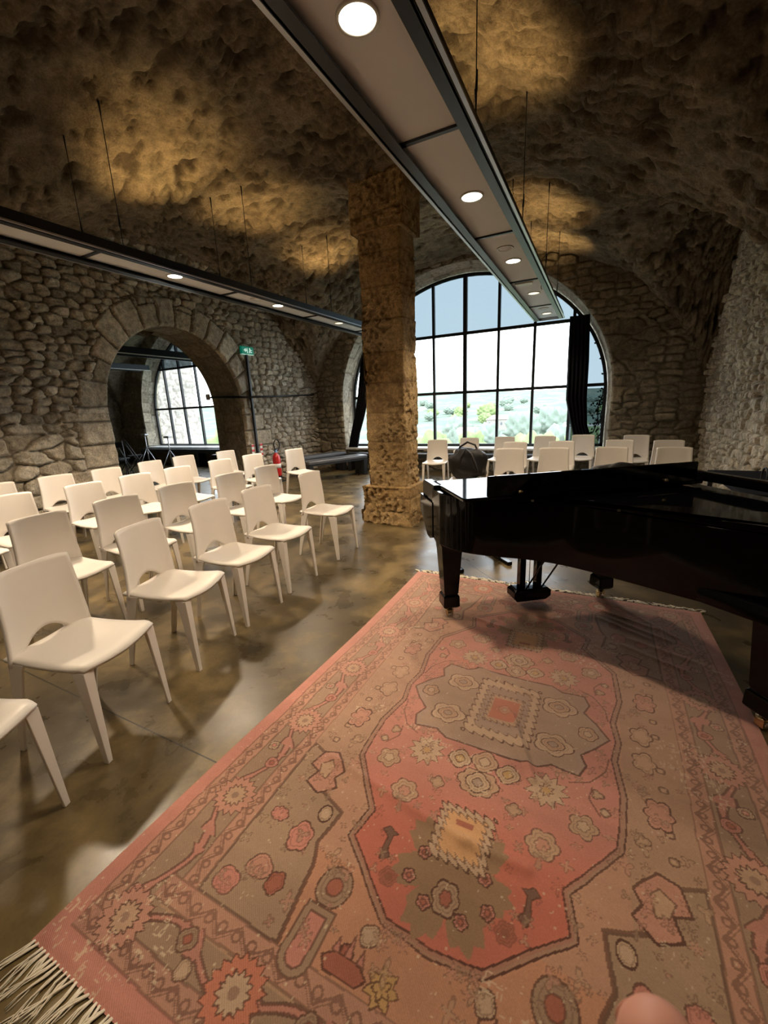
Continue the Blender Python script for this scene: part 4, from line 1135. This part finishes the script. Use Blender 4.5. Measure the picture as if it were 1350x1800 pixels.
# ------------------------------------------------------------------ curtains
def curtain(xf, label, seed):
    """xf(z) -> (x centre, half width)"""
    V = []; n, k = 70, 90
    for i in range(n):
        z = .46 + (3.02 - .46) * i / (n - 1); c, w = xf(z)
        for j in range(k):
            t = -1 + 2 * j / (k - 1)
            V.append((c + w * t, 9.28 + .045 * math.sin(t * 17 + .6 * math.sin(z * 2 + seed)) * (.6 + .4 * math.sin(z * 1.3)), z))
    me = mesh_np('curtain', V, grid_faces(n, k))
    o = link('curtain', me, M['curtain']); s = o.modifiers.new('s', 'SOLIDIFY'); s.thickness = .006
    return tag(o, label, 'curtain', 'black curtains at the big window')
def ip(z, P):
    zs = [p[0] for p in P]; return float(np.interp(z, zs, [p[1] for p in P])), float(np.interp(z, zs, [p[2] for p in P]))
curtain(lambda z: ip(z, [(.4, -.17, .17), (1.0, -.35, .15), (1.5, -.43, .19), (2.2, -.44, .19), (3.1, -.46, .17)]), 'black curtain gathered at the right side of the big window, beside the narrow blue pane', 1)
curtain(lambda z: ip(z, [(.4, -5.62, .14), (.9, -5.50, .13), (1.3, -5.36, .14), (1.8, -5.22, .16), (2.5, -5.10, .16), (3.1, -4.95, .14)]), 'black curtain at the left side of the big window, half hidden by the pillar', 2)

# ------------------------------------------------------------------ low benches, ledge
def bench(name, loc, rz, L, D, H, label, legs=True, top='bench_top', cat='bench', grp=None):
    root = empty(name, loc, rz); tag(root, label, cat, grp)
    MB().box((0, 0, H - .035), (L, D, .07), b=.015).build('seat_pad', M[top], root)
    MB().box((0, 0, H - .085), (L - .02, D - .02, .04)).build('frame_rail', M['bench'], root)
    if legs:
        for x in (-L / 2 + .06, L / 2 - .06) if L < 2 else (-L / 2 + .06, 0, L / 2 - .06):
            MB().box((x, 0, (H - .10) / 2), (.10, D - .03, H - .10), b=.006).build('leg', M['bench'], root)
    return root
bench('padded_bench', (-5.20, 7.80, 0), math.atan2(.92, .40), 1.55, .40, .46, 'low black bench with grey padded top standing clear of the wall, left of the pillar', grp='low padded benches')
bench('padded_bench', (-5.95, 8.35, 0), math.atan2(.92, .30), 1.3, .36, .47, 'low black bench with grey top set behind the other against the left wall corner', grp='low padded benches')
b = bench('window_seat', (-2.75, 8.99, 0), 0, 5.6, .28, .44, 'long black ledge bench running under the big window behind the back row of chairs', top='bench')
b2 = bench('window_seat', (-10.9, 8.97, 0), 0, 5.4, .30, .50, 'long black ledge under the window of the adjoining room', top='bench')
for zz in (.53, .59):
    o = MB().box((-10.9, 9.0 + (zz - .53) * 1.5, zz), (5.3, .05, .02)).build('pale_rail', M['sill'])
    tag(o, ('upper' if zz > .55 else 'lower') + ' of the two pale horizontal rails on the ledge in the adjoining room', 'rail', 'pale rails on the far ledge')

# ------------------------------------------------------------------ exit sign, pipes, extinguisher
def exit_sign():
    root = empty('exit_sign', (-6.50, 6.83, 2.74)); tag(root, 'small green emergency exit sign with white running figure, on a pole beside the arch', 'sign')
    MB().box((0, 0, 0), (.06, .34, .15), b=.012).build('housing', M['green'], root)
    s = MB()
    s.box((.032, .05, .035), (.003, .025, .025)); s.box((.032, .055, .0), (.003, .03, .05), 0); s.box((.032, .09, .005), (.003, .05, .012)); s.box((.032, .03, -.035), (.003, .015, .04)); s.box((.032, .08, -.035), (.003, .05, .015))
    s.box((.032, -.02, -.005), (.003, .015, .10))
    s.add([(.0335, -.06, .04), (.0335, -.06, -.04), (.0335, -.12, 0), (.0315, -.06, .04), (.0315, -.06, -.04), (.0315, -.12, 0)], [(0, 1, 2), (3, 5, 4), (0, 2, 5, 3), (1, 4, 5, 2), (0, 3, 4, 1)])
    s.box((.032, -.04, 0), (.003, .05, .02)); s.box((0, 0, -.078), (.05, .32, .008))
    s.build('pictogram', M['signwhite'], root)
exit_sign()
o = MB().box((-6.495, 6.80, 1.33), (.05, .055, 2.66), b=.008).build('conduit_post', M['black_metal'])
tag(o, 'dark vertical conduit post running from the floor up to the green exit sign', 'post')
o = MB().tube([(-7.40, 6.555, 1.86), (-6.60, 6.555, 1.83), (-6.46, 6.60, 1.82), (-6.47, 7.8, 1.85), (-6.47, 8.95, 1.88)], .019, 10).build('wall_pipe', M['black_metal'])
tag(o, 'dark horizontal pipe along the left wall and round the edge of the arch', 'pipe')
o = MB().box((-7.42, 6.50, 1.87), (.07, .07, .12), b=.01).build('wall_lamp', M['white_trim'])
tag(o, 'tiny white fitting at the inner edge of the arch where the dark pipe ends', 'lamp')
def extinguisher():
    root = empty('fire_extinguisher', (-6.28, 7.12, 0)); tag(root, 'red fire extinguisher with a black hose loop standing at the left wall behind the chairs', 'fire extinguisher')
    MB().lathe((0, 0, .12), [(.06, 0), (.082, .015), (.085, .04), (.085, .40), (.07, .46), (.035, .50), (.03, .52)], 28).build('cylinder', M['red'], root)
    MB().lathe((0, 0, .30), [(.0865, 0), (.0865, .10)], 28).build('label_band', M['signwhite'] if False else M['paper'], root)
    v = MB().box((0, 0, .67), (.05, .06, .07), b=.008).build('valve', M['blue'], root)
    MB().box((.03, .02, .72), (.03, .13, .02), rz=.2, b=.005).build('lever', M['rubber'], v)
    pts = [(0, 0.02, .68)] + [(.03, .02 + .09 * math.sin(t), .80 - .12 * math.cos(t)) for t in np.linspace(0.2, 5.6, 18)]
    MB().tube(pts, .012, 8).build('hose', M['rubber'], root)
    st = MB(); st.box((0, 0, .01), (.24, .24, .02)); st.box((0, 0, .07), (.12, .12, .11)); st.build('stand', M['rubber'], root)
extinguisher()
for k, (yy, s) in enumerate(((6.68, 'left'), (6.93, 'right'))):
    t = empty('hazard_strip', (-6.505, yy, .60)); tag(t, 'short red and white striped hazard strip on the wall, %s of the dark conduit post' % s, 'hazard strip', 'hazard strips by the post')
    MB().box((0, 0, .12), (.012, .07, .28)).build('backing', M['paper'], t)
    for q in range(3): MB().box((.008, 0, .03 + q * .10), (.006, .07, .045)).build('stripe', M['red'], t)

# ------------------------------------------------------------------ adjoining room: folding chairs, stands, black case
def folding_chair(loc, rz, label):
    root = empty('folding_chair', loc, rz); tag(root, label, 'folding chair', 'folded black chairs in the adjoining room')
    for s in (-1, 1):
        MB().tube([(.22, s * .2, 0), (-.20, s * .2, .92)], .012, 8).build('frame_leg', M['black_metal'], root)
        MB().tube([(-.24, s * .18, 0), (.16, s * .18, .46)], .012, 8).build('frame_leg', M['black_metal'], root)
    MB().box((.02, 0, .46), (.36, .36, .02), b=.005).build('seat', M['rubber'], root)
    MB().box((-.185, 0, .84), (.02, .40, .14), b=.006).build('backrest', M['rubber'], root)
    MB().tube([(.19, -.2, .07), (.19, .2, .07)], .008, 6).build('crossbar', M['black_metal'], root)
folding_chair((-11.55, 6.85, 0), .3, 'black folding chair nearest the left edge of the arch opening')
folding_chair((-11.95, 7.55, 0), 1.2, 'black folding chair behind the first one in the adjoining room')
folding_chair((-11.15, 6.55, 0), -.5, 'black folding chair half hidden by the jamb of the arch, turned sideways')
def stand(loc, h, label, mat):
    root = empty('tripod_stand', loc); tag(root, label, 'tripod', 'tripods in the adjoining room')
    MB().tube([(0, 0, .3), (0, 0, h)], .014, 8).build('pole', M[mat], root)
    for k in range(3):
        a = k * 2.09 + .4; MB().tube([(0, 0, h * .62), (.34 * math.cos(a), .34 * math.sin(a), 0)], .012, 8).build('leg', M[mat], root)
    MB().box((0, 0, h), (.20, .12, .05), b=.01).build('head', M[mat], root)
stand((-12.0, 8.0, 0), 1.02, 'bare metal tripod stand with splayed legs behind the folding chairs', 'alu')
stand((-10.85, 7.9, 0), .95, 'thin metal tripod in front of the far window ledge', 'alu')
def case():
    root = empty('equipment_case', (-9.35, 8.45, 0)); tag(root, 'black equipment case on the floor below the ledge in the adjoining room', 'case')
    MB().box((0, 0, .21), (.55, .42, .42), b=.02).build('case_body', M['bench'], root)
    MB().box((0, -.215, .30), (.04, .015, .04), b=.004).build('latch', M['chrome'], root)
case()
# ------------------------------------------------------------------ a black table with a looped cable at the right edge behind the piano
root = empty('side_table', (1.30, 4.75, 0), 0); tag(root, 'black draped side table at the right wall, mostly hidden behind the piano', 'table')
MB().box((0, 0, .70), (.5, 1.3, .04), b=.01).build('table_top', M['curtain'], root)
for sx in (-1, 1):
    for sy in (-1, 1): MB().box((sx * .22, sy * .60, .34), (.04, .04, .68)).build('leg', M['bench'], root)
o = MB().tube([(1.27, 4.52, .728)] + [(1.27 + .0, 4.50 - .07 * math.sin(t) , .80 - .075 * math.cos(t)) for t in np.linspace(.4, 5.9, 20)], .007, 8).build('looped_cable', M['rubber'])
tag(o, 'black cable loop standing up from the side table at the right edge', 'cable')

# ------------------------------------------------------------------ fingertip at the lower edge of the lens
def fingertip():
    D = .085
    x, y = 1166, 1806
    d = FW + RT * ((x - 675) / 732.2) - UP * ((y - 900) / 732.2)
    p = Vector((0, 0, 1.5)) + d * D
    ax_ = (-UP + FW * .25 + RT * .10).normalized()
    mb = MB(); pts = []; rs = []
    for s_, r in ((0, .0010), (.0005, .0032), (.0016, .0054), (.0036, .0071), (.0065, .0081), (.012, .0087), (.024, .0089), (.034, .0093), (.045, .0095), (.06, .0092)):
        pts.append(p + ax_ * s_); rs.append(r)
    mb.tube(pts, rs, 32)
    root = empty('person', tuple(pts[-1])); tag(root, 'person holding the camera, only a blurred pink fingertip at the lower right edge', 'person')
    o = mb.build('finger', M['skin']); o.parent = root; o.matrix_parent_inverse = Matrix.Translation(-pts[-1])
    q = pts[3] - FW * .0 - UP * 0
    nl = MB().lathe((0, 0, 0), [(.001, .0006), (.0035, .0004), (.0048, 0), (.004, -.0004)], 20).build('fingernail', M['skin'])
    n_ = (FW * .95 + UP * .1).normalized()
    nl.rotation_euler = n_.to_track_quat('Z', 'Y').to_euler(); nl.location = pts[5] + n_ * .0084; nl.parent = root; nl.matrix_parent_inverse = Matrix.Translation(-pts[-1])
fingertip()

# ================================================================== OUTSIDE
def outside():
    # terrain: the village lies below, hills rise beyond
    n, k = 150, 120
    ys = 11.0 * (1500 / 11.0) ** (np.linspace(0, 1, n)); V = []
    Y, A = np.meshgrid(ys, np.linspace(-1.25, .95, k), indexing='ij'); X = Y * np.tan(A * .95) 
    Z = np.interp(Y, [11, 16, 40, 90, 200, 330, 520, 800, 1500], [-4.5, -8.5, -11.5, -13.5, -10, -4.5, 4.5, 13, 14])
    Z = Z + np.clip(Y - 120, 0, 500) / 500 * 22 * (fbm(X / 170, Y / 170, 7, 4) - .5) + np.clip(Y - 200, 0, 300) / 300 * 5 * (fbm(X / 14, Y / 14, 9, 3) - .5)
    Z = Z + np.clip(Y - 300, 0, 400) / 400 * 8 * (1 - sm(X, -260, 30))
    me = mesh_np('hills', np.stack([X, Y, Z], -1).reshape(-1, 3), grid_faces(n, k, flip=True))
    mt, nt, b = new_mat('haze_pale_woods'); L = nt.links.new
    tc = nt.nodes.new('ShaderNodeTexCoord'); no = nt.nodes.new('ShaderNodeTexNoise'); no.inputs['Scale'].default_value = .035; no.inputs['Detail'].default_value = 8; no.inputs['Roughness'].default_value = .65; L(tc.outputs['Object'], no.inputs['Vector'])
    r = nt.nodes.new('ShaderNodeValToRGB'); e = r.color_ramp.elements; e[0].position = .38; e[0].color = (.15, .19, .165, 1); e[1].position = .66; e[1].color = (.26, .27, .215, 1); q = e.new(.5); q.color = (.165, .205, .155, 1)  # woods lightened in colour to stand in for haze over the hills
    L(no.outputs['Fac'], r.inputs[0]); L(r.outputs[0], b.inputs['Base Color']); b.inputs['Roughness'].default_value = 1; b.inputs['Specular IOR Level'].default_value = 0
    struct(link('ground', me, mt))
    rng = random.Random(8)
    def crown(name, R, hgt_, seed, mat):
        n_ = 22; V = []; F = []
        for i in range(n_ + 1):
            th = PI * i / n_
            for j in range(2 * n_):
                a = PI * j / n_; d = np.array([math.sin(th) * math.cos(a), math.sin(th) * math.sin(a), math.cos(th)])
                r = 1 + .22 * math.sin(5 * d[0] + seed) * math.sin(5 * d[1] + 2 * seed) + .14 * math.sin(11 * d[2] + seed * 3) * math.sin(9 * d[0]) + .10 * math.sin(19 * d[0] + 3) * math.sin(17 * d[1]) * math.sin(18 * d[2] + seed)
                V.append((d[0] * R * r, d[1] * R * r, d[2] * hgt_ * r))
        for i in range(n_):
            for j in range(2 * n_): F.append((i * 2 * n_ + j, i * 2 * n_ + (j + 1) % (2 * n_), (i + 1) * 2 * n_ + (j + 1) % (2 * n_), (i + 1) * 2 * n_ + j))
        return V, F
    def tree(px, yd, ptop, R, kind, label):
        # px: bearing as x/y, yd: distance, ptop: height of the crown top
        gz = float(np.interp(yd, [11, 16, 40, 90, 200, 330, 520], [-4.5, -8.5, -11.5, -13.5, -10, -4.5, 4.5]))
        root = empty('tree', (px * yd, yd, gz)); tag(root, label, 'tree', 'trees outside the windows')
        h = ptop - gz; ch = min(h * .42, R * (2.6 if kind == 'cypress' else 1.0))
        V, F = crown('crown', R, ch, rng.uniform(0, 9), None)
        MB().add([(x, y, z + h - ch) for x, y, z in V], F, True).build('crown', M['leaf' if kind == 'green' else 'leaf_hazy'], root)
        MB().tube([(0, 0, 0), (.1, 0, (h - ch) * .6), (0, 0, h - ch)], [.22, .16, .1], 8).build('trunk', M['bark'], root)
    tree(-.122, 42, -1.5, 2.3, 'green', 'fresh green round tree right of centre below the hills')
    tree(-.19, 36, -2.5, 2.1, 'green', 'fresh green tree beside the terracotta roof')
    tree(-.385, 50, -2.3, 3.0, 'green', 'pale green tree in the left panes right beside the pillar')
    tree(-.345, 60, -2.8, 2.4, 'green', 'pale green tree next to the tall narrow cypress')
    tree(-.318, 55, -1.8, .8, 'cypress', 'tall narrow grey green cypress seen in the second pane column')
    tree(-.27, 75, -3.5, 2.6, 'green', 'yellowish green tree in front of the cream house')
    tree(-.235, 95, -3.2, 3.0, 'blue', 'grey green tree in front of the white house with small windows')
    tree(-.06, 70, -2.2, 2.8, 'blue', 'grey green tree at the right, close to the curtain')
    tree(-.305, 130, -2.6, 4.2, 'blue', 'dark grey green tree below the far hillside on the left')
    tree(-.155, 120, -1.6, 4.5, 'blue', 'broad grey green tree behind the terracotta roof')
    tree(-.09, 140, -.8, 5.0, 'blue', 'broad grey green tree on the slope at the right')
    tree(-.02, 60, -1.8, 2.6, 'green', 'green tree seen through the narrow blue pane')
    tree(-1.02, 40, .9, 3.6, 'green', 'bright green tree in the last pane of the adjoining room window')
    tree(-.95, 60, -.5, 4.0, 'green', 'green tree farther off behind the adjoining room window')
    far = []
    while len(far) < 22:
        yd = rng.uniform(170, 430); px = rng.uniform(-.42, .04); gz = float(np.interp(yd, [90, 200, 330, 520], [-13.5, -10, -4.5, 4.5])); R = rng.uniform(3, 5.5)
        if all(math.hypot(px * yd - a[0] * a[1], yd - a[1]) > (R + a[3]) * 1.5 for a in far) and all(math.hypot(px * yd - a * b, yd - b) > R * 1.4 + 11 for a, b in ((-.345, 190), (-.195, 200), (-.31, 150), (-.262, 118), (-.10, 125))): far.append((px, yd, gz, R))
    for i, (px, yd, gz, R) in enumerate(sorted(far)):
        tree(px, yd, gz + R * 1.7, R, 'blue' if rng.random() < .7 else 'green', 'small distant tree, ' + ('first second third fourth fifth sixth seventh eighth ninth tenth eleventh twelfth thirteenth fourteenth fifteenth sixteenth seventeenth eighteenth nineteenth twentieth twenty-first twenty-second'.split()[i]) + ' from the left on the far hillside')
    def house(px, yd, w, d, h, z0, rz, label, roofmat='tile'):
        root = empty('house', (px * yd, yd, z0), rz); tag(root, label, 'house', 'houses in the village below')
        MB().box((0, 0, h / 2 - 2), (w, d, h + 4)).build('wall', M['exterior_white'], root)
        o_ = .4
        MB().add([(-w / 2 - o_, -d / 2 - o_, h), (w / 2 + o_, -d / 2 - o_, h), (w / 2 + o_, d / 2 + o_, h), (-w / 2 - o_, d / 2 + o_, h), (-w / 2 + w * .12, 0, h + d * .24), (w / 2 - w * .12, 0, h + d * .24)],
                 [(0, 1, 5, 4), (1, 2, 5), (2, 3, 4, 5), (3, 0, 4), (3, 2, 1, 0)]).build('roof', M[roofmat], root)
        nw = max(2, int(w / 2.6))
        for i in range(nw):
            MB().box((-w / 2 + (i + .5) * w / nw, -d / 2 - .03, h * .62), (.8, .1, 1.1)).build('window', M['darkglass'], root)
    house(-.196, 62, 7.5, 6, 3.2, -9.2, .25, 'house with a terracotta pink roof behind the fresh green trees')
    house(-.262, 118, 12, 8, 5, -11.8, .1, 'long white house with small dark windows in the middle of the view')
    house(-.25, 46, 6.5, 6, 3.0, -10.6, .0, 'low house with a cream roof just above the window sill')
    house(-.06, 52, 7, 6, 4.2, -10.4, -.2, 'pale pinkish house at the right of the view near the curtain')
    house(-.44, 250, 12, 8, 5, -10.5, .0, 'long pale house at the left below the hillside')
    house(-.115, 150, 12, 8, 6, -11.5, .2, 'pale house between the trees on the right')
    house(-.45, 108, 12, 8, 5, -13, .3, 'pale house at the left edge beside the pillar')
    house(-.01, 90, 10, 8, 6, -13.4, .1, 'house seen through the blue pane')
    house(-.195, 200, 14, 8, 5, -11, -.1, 'far pale house at the foot of the hill')
    # stone wall of the building wing outside the adjoining room's window
    ns, nt_ = 90, 160
    S, T = np.meshgrid(np.linspace(9.8, 12.3, ns), np.linspace(-1, 6.5, nt_), indexing='ij')
    e, sid = stones(S, T, .42, .24, 77)
    me = mesh_np('wing', np.stack([-14.75 + .06 * sm(e, 0, .2), S, T], -1).reshape(-1, 3), grid_faces(ns, nt_), True, {'sid': sid, 'mort': 1 - sm(e, .02, .1)})
    w_ = empty('building_wing', (-16, 11, -4)); tag(w_, 'pale stone wall of a building outside the adjoining room window', 'building')
    o = link('stone_face', me, M['exterior_stone'], w_); o.matrix_parent_inverse = Matrix.Translation((16, -11, 4))
    MB().box((0, .05, 4.2), (2.5, 2.5, 12.4)).build('wall', M['exterior_stone'], w_)
    # white railing and hanging ivy outside the narrow right pane
    rl = empty('terrace_railing', (.5, 14.5, -1.2)); tag(rl, 'white railing outside, seen through the narrow blue pane', 'railing')
    MB().box((0, 0, 1.9), (3.0, .05, .06)).build('handrail', M['white_trim'], rl)
    for x in np.linspace(-1.3, 1.3, 4): MB().box((x, 0, .6), (.05, .05, 2.6)).build('post', M['white_trim'], rl)
    iv = empty('ivy_branch', (.0, 9.775, 3.0)); tag(iv, 'dark ivy trails hanging outside the narrow blue pane at the right', 'ivy')
    rg = random.Random(5); st = MB(); lf = MB()
    trails = [[(-.22, 0, .05), (-.18, 0, -.30), (-.10, .02, -.55), (.0, 0, -.80), (.03, 0, -1.05)],
              [(.10, 0, -1.2), (.03, 0, -1.45), (-.05, 0, -1.7), (-.02, 0, -1.95), (-.10, 0, -2.2)],
              [(.08, .03, -1.25), (.06, 0, -1.6), (.02, 0, -1.85), (.08, 0, -2.1), (.0, 0, -2.35)]]
    for ti, tr in enumerate(trails):
        st.tube(tr, .005 if ti == 0 else .012, 5)
        for _ in range(26 if ti == 0 else 95):
            t = rg.random() * (len(tr) - 1); i = int(t); f = t - i; p = Vector(tr[i]).lerp(Vector(tr[min(i + 1, len(tr) - 1)]), f)
            p += Vector((rg.gauss(0, .035 if ti == 0 else .065), rg.gauss(0, .03), rg.gauss(0, .03))); s_ = rg.uniform(.012, .026); a = rg.uniform(0, 6.28); tl = rg.uniform(-.6, .6)
            P = [(0, 1.3), (.7, .5), (1.0, -.3), (.3, -.6), (0, -1), (-.3, -.6), (-1.0, -.3), (-.7, .5)]
            V = [(p.x + s_ * (x * math.cos(a) - y * math.sin(a)), p.y + s_ * x * tl + yy, p.z + s_ * (x * math.sin(a) + y * math.cos(a))) for yy in (0, .002) for x, y in P]
            lf.add(V, [tuple(range(8)), tuple(range(8, 16))[::-1]] + [(q, (q + 1) % 8, 8 + (q + 1) % 8, 8 + q) for q in range(8)])
    st.build('stem', M['bark'], iv); l_ = lf.build('leaves', M['leaf_dark'], iv); l_['kind'] = 'stuff'
outside()
